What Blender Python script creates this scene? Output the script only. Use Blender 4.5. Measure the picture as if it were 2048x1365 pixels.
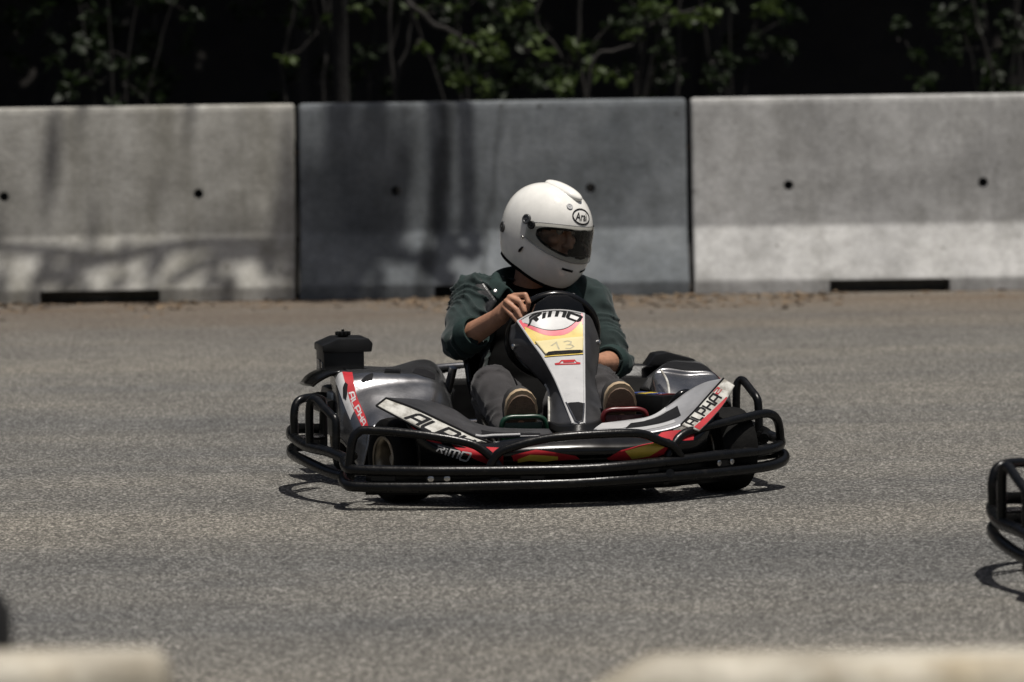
import bpy, bmesh, math, random
import numpy as np
from mathutils import Vector, Matrix, noise as mnoise
from mathutils.geometry import tessellate_polygon

for _o in list(bpy.data.objects):
    bpy.data.objects.remove(_o)
scene = bpy.context.scene
COL = scene.collection
R = math.radians

# ---------------------------------------------------------------- camera
cam_data = bpy.data.cameras.new('camera')
cam = bpy.data.objects.new('camera', cam_data)
COL.objects.link(cam)
cam_data.sensor_width = 36.0
cam_data.lens = 180.0
cam_data.clip_start = 0.5
cam_data.clip_end = 500.0
_tilt, _roll = math.atan(682 / 10240), R(0.85)
_f = Vector((0, math.cos(_tilt), -math.sin(_tilt)))
_r0 = Vector((1, 0, 0)); _u0 = _r0.cross(_f)
_r = math.cos(_roll) * _r0 - math.sin(_roll) * _u0
_u = math.sin(_roll) * _r0 + math.cos(_roll) * _u0
cam.matrix_world = Matrix(((_r.x, _u.x, -_f.x, 0), (_r.y, _u.y, -_f.y, 0), (_r.z, _u.z, -_f.z, 1.53), (0, 0, 0, 1)))
cam_data.dof.use_dof = True
cam_data.dof.focus_distance = 15.9
cam_data.dof.aperture_fstop = 4.0
cam_data.dof.aperture_blades = 9
scene.camera = cam

# ---------------------------------------------------------------- sky and sun
SUN = Vector((0.15, -0.18, 1.0)).normalized()
world = bpy.data.worlds.new('World')
scene.world = world
world.use_nodes = True
_n = world.node_tree.nodes; _l = world.node_tree.links
_bg = _n['Background']
_sky = _n.new('ShaderNodeTexSky')
_sky.sky_type = 'NISHITA'
_sky.sun_disc = False
_sky.sun_elevation = math.asin(SUN.z)
_sky.sun_rotation = math.atan2(SUN.x, SUN.y)
_sky.air_density = 1.0; _sky.dust_density = 5.0; _sky.ozone_density = 0.6
_bg.inputs['Strength'].default_value = 0.05
_l.new(_sky.outputs['Color'], _bg.inputs['Color'])
sun_data = bpy.data.lights.new('sun', 'SUN')
sun_data.energy = 5.0
sun_data.angle = R(0.53)
sun_data.color = (1.0, 0.955, 0.89)
sun = bpy.data.objects.new('sun', sun_data)
sun.rotation_euler = SUN.to_track_quat('Z', 'Y').to_euler()
sun.location = (4, 6, 20)
COL.objects.link(sun)

scene.view_settings.view_transform = 'Standard'
scene.view_settings.look = 'None'
scene.view_settings.gamma = 1.0
scene.view_settings.exposure = -0.05
scene.view_settings.use_curve_mapping = False
scene.render.engine = 'CYCLES'
scene.cycles.max_bounces = 8
scene.cycles.transparent_max_bounces = 12
scene.cycles.use_denoising = True


# ================================================================ helpers
def M(name, col, rough=0.6, metal=0.0, var=0.15, scale=12.0, bump=0.0, bscale=60.0, spec=0.5, coat=0.0, rvar=0.1, col2=None, sheen=0.0, stretch=None, thr=(0.35, 0.7), trans=0.0):
    """procedural principled material: noise mixed between two tones, noisy roughness, optional bump"""
    m = bpy.data.materials.new(name); m.use_nodes = True
    nt = m.node_tree; N = nt.nodes; L = nt.links
    b = N['Principled BSDF']
    tc = N.new('ShaderNodeTexCoord')
    src = tc.outputs['Object']
    if stretch:
        mp = N.new('ShaderNodeMapping'); mp.inputs['Scale'].default_value = stretch
        L.new(src, mp.inputs['Vector']); src = mp.outputs['Vector']
    nz = N.new('ShaderNodeTexNoise'); nz.inputs['Scale'].default_value = scale
    nz.inputs['Detail'].default_value = 6; nz.inputs['Roughness'].default_value = 0.62
    L.new(src, nz.inputs['Vector'])
    rp = N.new('ShaderNodeValToRGB')
    rp.color_ramp.elements[0].position = thr[0]; rp.color_ramp.elements[1].position = thr[1]
    c2 = col2 or tuple(min(1, c * (1 + var)) for c in col)
    c1 = col if col2 else tuple(c * (1 - var) for c in col)
    rp.color_ramp.elements[0].color = (*c1, 1); rp.color_ramp.elements[1].color = (*c2, 1)
    L.new(nz.outputs['Fac'], rp.inputs['Fac']); L.new(rp.outputs['Color'], b.inputs['Base Color'])
    mr = N.new('ShaderNodeMapRange')
    mr.inputs['To Min'].default_value = max(0.02, rough - rvar); mr.inputs['To Max'].default_value = min(1, rough + rvar)
    L.new(nz.outputs['Fac'], mr.inputs['Value']); L.new(mr.outputs['Result'], b.inputs['Roughness'])
    b.inputs['Metallic'].default_value = metal
    b.inputs['Specular IOR Level'].default_value = spec
    b.inputs['Coat Weight'].default_value = coat
    b.inputs['Coat Roughness'].default_value = 0.08
    if sheen: b.inputs['Sheen Weight'].default_value = sheen
    if trans:
        b.inputs['Transmission Weight'].default_value = 0.0
    if bump:
        n2 = N.new('ShaderNodeTexNoise'); n2.inputs['Scale'].default_value = bscale; n2.inputs['Detail'].default_value = 4
        L.new(src, n2.inputs['Vector'])
        bp = N.new('ShaderNodeBump'); bp.inputs['Strength'].default_value = 1.0; bp.inputs['Distance'].default_value = bump
        L.new(n2.outputs['Fac'], bp.inputs['Height']); L.new(bp.outputs['Normal'], b.inputs['Normal'])
    return m

class MB:
    """collects verts and faces for one mesh object"""
    def __init__(s): s.v = []; s.f = []
    def add(s, v, f):
        o = len(s.v); s.v += [tuple(p) for p in v]; s.f += [tuple(i + o for i in q) for q in f]; return s
    def build(s, name, mat, parent=None, smooth=True):
        return mk(name, s.v, s.f, mat, parent, smooth)

def mk(name, v, f, mat, parent=None, smooth=True):
    me = bpy.data.meshes.new(name)
    me.from_pydata([tuple(map(float, p)) for p in v], [], f)
    me.update()
    return ob(name, me, mat, parent, smooth)

def ob(name, me, mat, parent=None, smooth=True):
    if mat is not None and not me.materials: me.materials.append(mat)
    if smooth:
        me.polygons.foreach_set('use_smooth', [True] * len(me.polygons))
        try: me.set_sharp_from_angle(angle=R(42))
        except Exception: pass
    o = bpy.data.objects.new(name, me); COL.objects.link(o)
    if parent is not None: o.parent = parent
    return o

def empty(name, loc=(0, 0, 0), rz=0.0):
    o = bpy.data.objects.new(name, None); COL.objects.link(o)
    o.location = loc; o.rotation_euler = (0, 0, rz); o.empty_display_size = 0.2
    return o

def tag(o, label=None, cat=None, group=None, kind=None):
    if label: o['label'] = label
    if cat: o['category'] = cat
    if group: o['group'] = group
    if kind: o['kind'] = kind
    return o

def crom(P, n, closed=False):
    """Catmull-Rom resample, n points per span"""
    P = [np.array(p, float) for p in P]
    if closed: Q = [P[-1]] + P + [P[0], P[1]]; m = len(P)
    else: Q = [2 * P[0] - P[1]] + P + [2 * P[-1] - P[-2]]; m = len(P) - 1
    out = []
    for i in range(m):
        a, b, c, d = Q[i:i + 4]
        for k in range(n):
            t = k / n
            out.append(0.5 * (2 * b + (c - a) * t + (2 * a - 5 * b + 4 * c - d) * t * t + (3 * b - a - 3 * c + d) * t ** 3))
    if not closed: out.append(P[-1])
    return out

def tube(P, r, seg=10, closed=False, caps=True):
    """swept round tube with parallel-transported frame; r number or list"""
    P = [np.array(p, float) for p in P]; n = len(P)
    rr = [r] * n if np.isscalar(r) else list(r)
    T = []
    for i in range(n):
        a = P[(i - 1) % n] if (closed or i > 0) else P[i]
        b = P[(i + 1) % n] if (closed or i < n - 1) else P[i]
        t = b - a; T.append(t / (np.linalg.norm(t) + 1e-12))
    ref = np.array([0, 0, 1.0])
    if abs(T[0] @ ref) > 0.9: ref = np.array([1.0, 0, 0])
    u = np.cross(ref, T[0]); u /= np.linalg.norm(u)
    V = []; F = []
    for i in range(n):
        u = u - T[i] * (u @ T[i]); u /= np.linalg.norm(u) + 1e-12
        w = np.cross(T[i], u)
        for k in range(seg):
            a = 2 * math.pi * k / seg
            V.append(P[i] + rr[i] * (math.cos(a) * u + math.sin(a) * w))
    m = n if closed else n - 1
    for i in range(m):
        j = (i + 1) % n
        for k in range(seg):
            l = (k + 1) % seg
            F.append((i * seg + k, i * seg + l, j * seg + l, j * seg + k))
    if caps and not closed:
        F.append(tuple(range(seg - 1, -1, -1))); F.append(tuple((n - 1) * seg + k for k in range(seg)))
    return V, F

def lathe(prof, axis_o, axis_d, seg=32, closed=False):
    """prof: list of (along, radius) round an axis"""
    d = Vector(axis_d).normalized(); a = d.orthogonal().normalized(); b = d.cross(a)
    o = Vector(axis_o); V = []; F = []
    n = len(prof)
    for (h, r) in prof:
        for k in range(seg):
            t = 2 * math.pi * k / seg
            V.append(o + d * h + r * (math.cos(t) * a + math.sin(t) * b))
    m = n if closed else n - 1
    for i in range(m):
        j = (i + 1) % n
        for k in range(seg):
            l = (k + 1) % seg
            F.append((i * seg + k, i * seg + l, j * seg + l, j * seg + k))
    return V, F

def box(c, s, bev=0.004, rot=None, seg=2):
    """bevelled box"""
    bm = bmesh.new(); bmesh.ops.create_cube(bm, size=1.0)
    for v in bm.verts: v.co = Vector((v.co.x * s[0], v.co.y * s[1], v.co.z * s[2]))
    if bev: bmesh.ops.bevel(bm, geom=list(bm.edges), offset=bev, segments=seg, affect='EDGES', profile=0.6)
    mt = Matrix.Translation(c) @ (rot.to_matrix().to_4x4() if rot is not None else Matrix())
    bm.transform(mt); bm.verts.index_update()
    V = [v.co.copy() for v in bm.verts]; F = [tuple(v.index for v in f.verts) for f in bm.faces]
    bm.free(); return V, F

def prism(poly, frame, depth, bev=0.0):
    """extrude polygon (2D) in frame (o, ax, ay) along az by depth, bevelled"""
    o, ax, ay = [Vector(q) for q in frame]; az = ax.cross(ay).normalized()
    bm = bmesh.new()
    vs = [bm.verts.new(o + ax * x + ay * y) for x, y in poly]
    f = bm.faces.new(vs)
    r = bmesh.ops.extrude_face_region(bm, geom=[f])
    for v in [g for g in r['geom'] if isinstance(g, bmesh.types.BMVert)]: v.co += az * depth
    bmesh.ops.recalc_face_normals(bm, faces=bm.faces)
    if bev: bmesh.ops.bevel(bm, geom=list(bm.edges), offset=bev, segments=2, affect='EDGES', profile=0.6)
    bm.verts.index_update()
    V = [v.co.copy() for v in bm.verts]; F = [tuple(v.index for v in q.verts) for q in bm.faces]
    bm.free(); return V, F

class Patch:
    """bicubic Catmull-Rom surface through a control grid; u along columns, v along rows"""
    def __init__(s, G, out=(0, -1, 0.3)):
        G = np.array(G, float)
        G = np.concatenate([[2 * G[0] - G[1]], G, [2 * G[-1] - G[-2]]], 0)
        G = np.concatenate([2 * G[:, :1] - G[:, 1:2], G, 2 * G[:, -1:] - G[:, -2:-1]], 1)
        s.G = G; s.nr = G.shape[0] - 3; s.nc = G.shape[1] - 3
        s.out = np.array(out, float)
        s.sg = 1.0
        n = s.nrm(0.5, 0.5)
        if n @ s.out < 0: s.sg = -1.0
    @staticmethod
    def w(t): return np.array([-t + 2 * t * t - t ** 3, 2 - 5 * t * t + 3 * t ** 3, t + 4 * t * t - 3 * t ** 3, -t * t + t ** 3]) * 0.5
    def raw(s, u, v):
        a = min(max(u, -0.2), 1.2) * s.nc; b = min(max(v, -0.2), 1.2) * s.nr
        i = min(max(int(math.floor(a)), 0), s.nc - 1); j = min(max(int(math.floor(b)), 0), s.nr - 1)
        wu = s.w(a - i); wv = s.w(b - j)
        return np.einsum('r,c,rcd->d', wv, wu, s.G[j:j + 4, i:i + 4])
    def nrm(s, u, v):
        e = 0.004
        n = np.cross(s.raw(u + e, v) - s.raw(u - e, v), s.raw(u, v + e) - s.raw(u, v - e))
        return s.sg * n / (np.linalg.norm(n) + 1e-12)
    def __call__(s, u, v, off=0.0):
        p = s.raw(u, v)
        return p + s.nrm(u, v) * off if off else p
    def mesh(s, nu, nv, hole=None):
        V = [s.raw(i / nu, j / nv) for j in range(nv + 1) for i in range(nu + 1)]
        F = []
        for j in range(nv):
            for i in range(nu):
                q = (j * (nu + 1) + i, j * (nu + 1) + i + 1, (j + 1) * (nu + 1) + i + 1, (j + 1) * (nu + 1) + i)
                if hole and hole((i + .5) / nu, (j + .5) / nv): continue
                F.append(q if s.sg > 0 else q[::-1])
        return V, F

def panel(name, P, nu, nv, mat, parent, thick=0.004, hole=None):
    V, F = P.mesh(nu, nv, hole)
    o = mk(name, V, F, mat, parent)
    md = o.modifiers.new('solid', 'SOLIDIFY'); md.thickness = thick; md.offset = -1
    return o

def bil(q, x, y):
    a, b, c, d = [np.array(p, float) for p in q]
    return a * (1 - x) * (1 - y) + b * x * (1 - y) + c * x * y + d * (1 - x) * y

def decal(name, P, quads, mat, parent, off=0.0015, n=4, th=0.0012):
    """thin raised pieces lying on patch P; quads given in uv"""
    mb = MB()
    for q in quads:
        L1 = max(np.linalg.norm(np.array(q[1]) - np.array(q[0])), np.linalg.norm(np.array(q[2]) - np.array(q[3])))
        L2 = max(np.linalg.norm(np.array(q[3]) - np.array(q[0])), np.linalg.norm(np.array(q[2]) - np.array(q[1])))
        nx = max(1, min(24, int(L1 * n * 8 + 1))); ny = max(1, min(24, int(L2 * n * 8 + 1)))
        V = [P(*bil(q, i / nx, j / ny), off) for j in range(ny + 1) for i in range(nx + 1)]
        F = [(j * (nx + 1) + i, j * (nx + 1) + i + 1, (j + 1) * (nx + 1) + i + 1, (j + 1) * (nx + 1) + i) for j in range(ny) for i in range(nx)]
        mid = P(*bil(q, .5, .5)); nn = P.nrm(*bil(q, .5, .5))
        c = np.cross(V[1] - V[0], V[nx + 1] - V[0])
        if c @ nn < 0: F = [f[::-1] for f in F]
        mb.add(V, F)
    return mb.build(name, mat, parent)

def strip(a, b):
    """quads between two uv polylines"""
    return [(a[i], a[i + 1], b[i + 1], b[i]) for i in range(len(a) - 1)]

def stroke(pts, w, closed=False):
    """2D polyline to mitred quads of width w"""
    P = [np.array(p, float) for p in pts]; n = len(P)
    Lf = []; Rt = []
    for i in range(n):
        a = P[i] - P[i - 1] if (i > 0 or closed) else P[1] - P[0]
        b = P[(i + 1) % n] - P[i] if (i < n - 1 or closed) else P[i] - P[i - 1]
        a = a / (np.linalg.norm(a) + 1e-9); b = b / (np.linalg.norm(b) + 1e-9)
        na = np.array([-a[1], a[0]]); nb = np.array([-b[1], b[0]])
        m = na + nb; m /= np.linalg.norm(m) + 1e-9
        k = w / 2 / max(0.45, m @ na)
        Lf.append(P[i] + m * k); Rt.append(P[i] - m * k)
    q = []
    for i in range(n if closed else n - 1):
        j = (i + 1) % n
        q.append((Rt[i], Rt[j], Lf[j], Lf[i]))
    return q

GL = {  # squared-off italic display letters, unit height
 'A': (0.85, [[(0, 0), (0.12, 0.86), (0.22, 1), (0.80, 1), (0.80, 0)], [(0.08, 0.42), (0.80, 0.42)]]),
 'L': (0.72, [[(0.06, 1), (0.06, 0.16), (0.16, 0), (0.68, 0)]]),
 'P': (0.82, [[(0.06, 0), (0.06, 1), (0.66, 1), (0.78, 0.88), (0.78, 0.52), (0.66, 0.40), (0.06, 0.40)]]),
 'H': (0.84, [[(0.06, 0), (0.06, 1)], [(0.78, 0), (0.78, 1)], [(0.06, 0.5), (0.78, 0.5)]]),
 '2': (0.70, [[(0.05, 1), (0.6, 1), (0.6, 0.55), (0.05, 0.45), (0.05, 0), (0.64, 0)]]),
 'R': (0.95, [[(-0.15, 0), (0.1, 0.45), (0.1, 0.62), (0.75, 0.62), (0.85, 0.75), (0.85, 0.9), (0.72, 1), (-0.05, 1)], [(0.42, 0.6), (0.72, 0)]]),
 'i': (0.32, [[(0.1, 0), (0.1, 0.68)], [(0.1, 0.84), (0.1, 1)]]),
 'M': (1.25, [[(0.06, 0), (0.06, 1), (1.0, 1), (1.14, 0.86), (1.14, 0)], [(0.6, 1), (0.6, 0)]]),
 'O': (1.05, [[(0.06, 0.16), (0.06, 1), (0.86, 1), (0.98, 0.86), (0.98, 0.14), (0.86, 0), (0.2, 0), (0.06, 0.16), (0.06, 0.4)]]),
 '1': (0.55, [[(0.0, 0.62), (0.38, 1.0), (0.36, 0)]]),
 '3': (0.62, [[(0.05, 0.92), (0.3, 1.0), (0.52, 0.84), (0.45, 0.6), (0.2, 0.52), (0.5, 0.44), (0.6, 0.2), (0.36, 0.0), (0.02, 0.08)]]),
}
def letters(text, w=0.2, gap=0.16, shear=0.0):
    x = 0; q = []
    for c in text:
        if c == ' ': x += 0.5; continue
        wd, st = GL[c]
        for s_ in st:
            for z in stroke(s_, w): q.append([np.array((p[0] + x + shear * p[1], p[1])) for p in z])
        x += wd + gap
    W = x - gap
    return [[(p[0] / W, p[1]) for p in z] for z in q]

def place(quads, corners):
    """text-space quads into the uv quad given by corners BL, BR, TR, TL"""
    return [[tuple(bil(corners, p[0], p[1])) for p in q] for q in quads]

def font_tris(text, shear=0.0):
    cu = bpy.data.curves.new('t', 'FONT'); cu.body = text; cu.shear = shear; cu.offset = 0.012; cu.resolution_u = 3
    o = bpy.data.objects.new('t', cu); COL.objects.link(o)
    me = bpy.data.meshes.new_from_object(o.evaluated_get(bpy.context.evaluated_depsgraph_get()))
    v = np.array([x.co[:2] for x in me.vertices]); me.calc_loop_triangles()
    t = [tuple(x.vertices) for x in me.loop_triangles]
    bpy.data.objects.remove(o); bpy.data.meshes.remove(me)
    v -= v.min(0); v /= v.max(0)
    return v, t

def bake(o):
    """apply an object's modifiers to a fresh mesh"""
    dg = bpy.context.evaluated_depsgraph_get(); dg.update()
    me = bpy.data.meshes.new_from_object(o.evaluated_get(dg))
    old = o.data; o.modifiers.clear(); o.data = me; bpy.data.meshes.remove(old)
    return o

def copy_tree(o, parent=None):
    c = o.copy(); COL.objects.link(c); c.parent = parent
    for ch in list(o.children): copy_tree(ch, c)
    return c


# ================================================================ the setting
def asphalt():
    m = bpy.data.materials.new('asphalt'); m.use_nodes = True
    nt = m.node_tree; N = nt.nodes; L = nt.links; b = N['Principled BSDF']
    tc = N.new('ShaderNodeTexCoord'); P = tc.outputs['Object']
    def noise(scale, detail=4, rough=0.6, st=None):
        n = N.new('ShaderNodeTexNoise'); n.inputs['Scale'].default_value = scale
        n.inputs['Detail'].default_value = detail; n.inputs['Roughness'].default_value = rough
        if st:
            mp = N.new('ShaderNodeMapping'); mp.inputs['Scale'].default_value = st[:3]
            mp.inputs['Rotation'].default_value = (0, 0, st[3]); L.new(P, mp.inputs['Vector']); L.new(mp.outputs['Vector'], n.inputs['Vector'])
        else: L.new(P, n.inputs['Vector'])
        return n.outputs['Fac']
    def ramp(f, stops):
        r = N.new('ShaderNodeValToRGB'); e = r.color_ramp.elements
        while len(e) < len(stops): e.new(0.5)
        for k, (p, c) in enumerate(stops): e[k].position = p; e[k].color = (*c, 1)
        L.new(f, r.inputs['Fac']); return r.outputs['Color']
    def mix(a, c, fac, mode='MIX'):
        x = N.new('ShaderNodeMix'); x.data_type = 'RGBA'; x.blend_type = mode
        if isinstance(fac, float): x.inputs[0].default_value = fac
        else: L.new(fac, x.inputs[0])
        L.new(a, x.inputs[6]); L.new(c, x.inputs[7]); return x.outputs[2]
    vo = N.new('ShaderNodeTexVoronoi'); vo.inputs['Scale'].default_value = 165; L.new(P, vo.inputs['Vector'])
    sep = N.new('ShaderNodeSeparateColor'); L.new(vo.outputs['Color'], sep.inputs['Color'])
    stone = ramp(sep.outputs['Red'], [(0.0, (0.026, 0.025, 0.024)), (0.35, (0.084, 0.082, 0.076)), (0.75, (0.142, 0.138, 0.127)), (0.97, (0.42, 0.41, 0.38))])
    fine = ramp(noise(230, 2), [(0.36, (0.42, 0.42, 0.42)), (0.62, (1.35, 1.33, 1.30))])
    col = mix(stone, fine, 0.6, 'MULTIPLY')
    # tyre-polished and dusty bands running with the racing line
    band = ramp(noise(1.0, 5, 0.6, (0.10, 0.62, 1, 0.05)), [(0.36, (0.74, 0.77, 0.82)), (0.50, (1.04, 1.03, 1.01)), (0.64, (1.20, 1.16, 1.09))])
    col = mix(col, band, 0.75, 'MULTIPLY')
    blot = ramp(noise(1.6, 5), [(0.32, (0.82, 0.82, 0.83)), (0.66, (1.14, 1.12, 1.09))])
    col = mix(col, blot, 0.7, 'MULTIPLY')
    # thin rubber lines laid by turning karts
    rub = ramp(noise(1.0, 4, 0.55, (0.035, 2.6, 1, 0.10)), [(0.40, (0.70, 0.71, 0.73)), (0.47, (1.0, 1.0, 1.0))])
    col = mix(col, rub, 0.35, 'MULTIPLY')
    # brown needle dust blown against the barriers
    sx = N.new('ShaderNodeSeparateXYZ'); L.new(P, sx.inputs['Vector'])
    mr = N.new('ShaderNodeMapRange'); mr.inputs['From Min'].default_value = 21.0; mr.inputs['From Max'].default_value = 26.3
    L.new(sx.outputs['Y'], mr.inputs['Value'])
    pw = N.new('ShaderNodeMath'); pw.operation = 'POWER'; pw.inputs[1].default_value = 2.2; L.new(mr.outputs['Result'], pw.inputs[0])
    nn = noise(1.0, 6, 0.65, (0.35, 2.2, 1, 0.0))
    ml = N.new('ShaderNodeMath'); ml.operation = 'MULTIPLY_ADD'; L.new(nn, ml.inputs[0]); ml.inputs[1].default_value = 2.6; ml.inputs[2].default_value = -0.62
    m2 = N.new('ShaderNodeMath'); m2.operation = 'MULTIPLY'; m2.use_clamp = True; L.new(pw.outputs[0], m2.inputs[0]); L.new(ml.outputs[0], m2.inputs[1])
    dust = ramp(noise(34, 4), [(0.3, (0.050, 0.033, 0.021)), (0.7, (0.165, 0.112, 0.068))])
    col = mix(col, dust, m2.outputs[0])
    L.new(col, b.inputs['Base Color'])
    b.inputs['Roughness'].default_value = 0.88; b.inputs['Specular IOR Level'].default_value = 0.25
    bp = N.new('ShaderNodeBump'); bp.inputs['Strength'].default_value = 1.0; bp.inputs['Distance'].default_value = 0.004
    L.new(vo.outputs['Distance'], bp.inputs['Height']); bp.invert = True
    b2 = N.new('ShaderNodeBump'); b2.inputs['Strength'].default_value = 0.7; b2.inputs['Distance'].default_value = 0.004
    L.new(noise(190, 3), b2.inputs['Height']); L.new(bp.outputs['Normal'], b2.inputs['Normal'])
    L.new(b2.outputs['Normal'], b.inputs['Normal'])
    return m

m_asphalt = asphalt()
o = mk('track', [(-60, -25, 0), (60, -25, 0), (60, 27.2, 0), (-60, 27.2, 0)], [(0, 1, 2, 3)], m_asphalt, smooth=False)
tag(o, 'worn grey asphalt race track with dusty bands', kind='structure')

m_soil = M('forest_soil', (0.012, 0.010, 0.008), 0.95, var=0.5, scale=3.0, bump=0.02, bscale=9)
# woodland floor to the horizon, with a steep bank added to keep the wood dark
def bank(y):
    return 13.5 * min(max((y - 34) / 6.0, 0), 1) ** 1.15
V = []; F = []
xs = np.linspace(-140, 140, 57); ys = [-120, -60, -25, 0, 20, 26.5, 28, 30, 32, 33.5, 35, 36.5, 38, 39.5, 41, 44, 50, 60, 85, 120, 200]
rng = np.random.default_rng(5)
for y in ys:
    for x in xs:
        V.append((x, y, bank(y) - 0.03 + (0.25 * rng.standard_normal() if y > 34 else 0)))
for j in range(len(ys) - 1):
    for i in range(len(xs) - 1):
        k = j * len(xs) + i; F.append((k, k + 1, k + len(xs) + 1, k + len(xs)))
tag(mk('ground', V, F, m_soil), 'woodland floor with a steep bank added behind the barriers to keep the wood dark', kind='structure')

# ---------------------------------------------------------------- concrete barriers
def concrete(name, c1, c2, stain=(0.4, 0.38, 0.34), seed=0.0, streak=0.5, runs=()):
    m = bpy.data.materials.new(name); m.use_nodes = True
    nt = m.node_tree; N = nt.nodes; L = nt.links; b = N['Principled BSDF']
    tc = N.new('ShaderNodeTexCoord')
    mp = N.new('ShaderNodeMapping'); mp.inputs['Location'].default_value = (seed, seed * 0.7, seed * 1.3); L.new(tc.outputs['Object'], mp.inputs['Vector']); P = mp.outputs['Vector']
    def noise(s, d=5, r=0.6, st=None):
        n = N.new('ShaderNodeTexNoise'); n.inputs['Scale'].default_value = s; n.inputs['Detail'].default_value = d; n.inputs['Roughness'].default_value = r
        if st:
            q = N.new('ShaderNodeMapping'); q.inputs['Scale'].default_value = st; L.new(P, q.inputs['Vector']); L.new(q.outputs['Vector'], n.inputs['Vector'])
        else: L.new(P, n.inputs['Vector'])
        return n.outputs['Fac']
    def ramp(f, a, c, p0=0.35, p1=0.65):
        r = N.new('ShaderNodeValToRGB'); r.color_ramp.elements[0].position = p0; r.color_ramp.elements[1].position = p1
        r.color_ramp.elements[0].color = (*a, 1); r.color_ramp.elements[1].color = (*c, 1); L.new(f, r.inputs['Fac']); return r.outputs['Color']
    def mul(a, c, f):
        x = N.new('ShaderNodeMix'); x.data_type = 'RGBA'; x.blend_type = 'MULTIPLY'; x.inputs[0].default_value = f
        L.new(a, x.inputs[6]); L.new(c, x.inputs[7]); return x.outputs[2]
    col = ramp(noise(2.6, 7, 0.66), c1, c2, 0.33, 0.68)
    col = mul(col, ramp(noise(1.0, 6, 0.6, (5.0, 5.0, 0.55)), stain, (1.06, 1.05, 1.04), 0.30, 0.56), streak)
    col = mul(col, ramp(noise(9.0, 6, 0.75), (0.66, 0.66, 0.64), (1.18, 1.18, 1.18), 0.3, 0.7), 0.85)
    col = mul(col, ramp(noise(70, 3), (0.8, 0.8, 0.8), (1.1, 1.1, 1.1)), 0.6)
    pits = ramp(noise(16, 2), (0.35, 0.33, 0.30), (1, 1, 1), 0.24, 0.30)
    col = mul(col, pits, 0.7)
    for (x0, w, lean, k) in runs:   # dark leaning streaks down the face
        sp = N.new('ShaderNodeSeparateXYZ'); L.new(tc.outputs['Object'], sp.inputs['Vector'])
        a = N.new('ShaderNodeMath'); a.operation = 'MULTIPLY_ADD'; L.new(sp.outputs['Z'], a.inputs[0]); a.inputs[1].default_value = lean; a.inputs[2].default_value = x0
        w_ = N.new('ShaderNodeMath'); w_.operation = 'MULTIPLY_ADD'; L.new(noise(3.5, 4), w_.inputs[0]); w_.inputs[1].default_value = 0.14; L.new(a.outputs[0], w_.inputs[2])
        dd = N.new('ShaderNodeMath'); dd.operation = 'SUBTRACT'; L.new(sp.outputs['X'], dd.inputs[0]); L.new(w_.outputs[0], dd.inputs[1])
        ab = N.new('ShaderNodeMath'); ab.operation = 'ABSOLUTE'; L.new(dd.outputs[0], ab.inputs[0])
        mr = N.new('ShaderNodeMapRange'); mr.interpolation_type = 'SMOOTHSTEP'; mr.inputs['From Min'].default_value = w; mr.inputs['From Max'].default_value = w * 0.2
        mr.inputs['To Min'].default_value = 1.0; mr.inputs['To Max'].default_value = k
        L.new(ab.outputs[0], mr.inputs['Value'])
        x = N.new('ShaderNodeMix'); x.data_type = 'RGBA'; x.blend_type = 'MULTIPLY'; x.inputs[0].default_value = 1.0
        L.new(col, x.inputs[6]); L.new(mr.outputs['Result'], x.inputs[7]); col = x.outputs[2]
    L.new(col, b.inputs['Base Color']); b.inputs['Roughness'].default_value = 0.9; b.inputs['Specular IOR Level'].default_value = 0.2
    bp = N.new('ShaderNodeBump'); bp.inputs['Strength'].default_value = 0.6; bp.inputs['Distance'].default_value = 0.004
    L.new(noise(40, 5), bp.inputs['Height']); L.new(bp.outputs['Normal'], b.inputs['Normal'])
    return m

m_dark = M('hole_shadow', (0.02, 0.019, 0.018), 0.9)
def barrier_mesh(name, Ln=2.012, holes=True, prof=None, notch=True, bev=0.018):
    prof = prof or [(-0.33, 0), (-0.33, 0.072), (-0.118, 0.335), (-0.080, 0.985), (-0.064, 1.005), (0.064, 1.005), (0.080, 0.985), (0.118, 0.335), (0.33, 0.072), (0.33, 0)]
    bm = bmesh.new()
    a = [bm.verts.new((-Ln / 2, y, z)) for y, z in prof]; c = [bm.verts.new((Ln / 2, y, z)) for y, z in prof]
    n = len(prof)
    bm.faces.new(a[::-1]); bm.faces.new(c)
    for i in range(n): bm.faces.new((a[i], a[(i + 1) % n], c[(i + 1) % n], c[i]))
    bmesh.ops.recalc_face_normals(bm, faces=bm.faces)
    ed = [e for e in bm.edges if all(v.co.z > 0.01 for v in e.verts)]
    bmesh.ops.bevel(bm, geom=ed, offset=bev, segments=3, affect='EDGES', profile=0.5)
    me = bpy.data.meshes.new(name); bm.to_mesh(me); bm.free()
    o = bpy.data.objects.new(name, me); COL.objects.link(o)
    if holes:
        mb = MB()
        for x in (-0.505, 0.505):
            v, f = tube([(x, -0.5, 0.548), (x, 0.5, 0.548)], 0.026, 20); mb.add(v, f)
        if notch:
            for yy in (-0.31, 0.31): mb.add(*box((0, yy, 0.0), (0.62, 0.42, 0.125), 0.012))
        cut = mb.build('cutter', None, None, False)
        bmx = bmesh.new(); bmx.from_mesh(cut.data); bmesh.ops.recalc_face_normals(bmx, faces=bmx.faces); bmx.to_mesh(cut.data); bmx.free()
        md = o.modifiers.new('b', 'BOOLEAN'); md.operation = 'DIFFERENCE'; md.object = cut; md.solver = 'EXACT'
        bake(o); bpy.data.objects.remove(cut)
    o.data.polygons.foreach_set('use_smooth', [True] * len(o.data.polygons))
    o.data.set_sharp_from_angle(angle=R(30))
    return o

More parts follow.
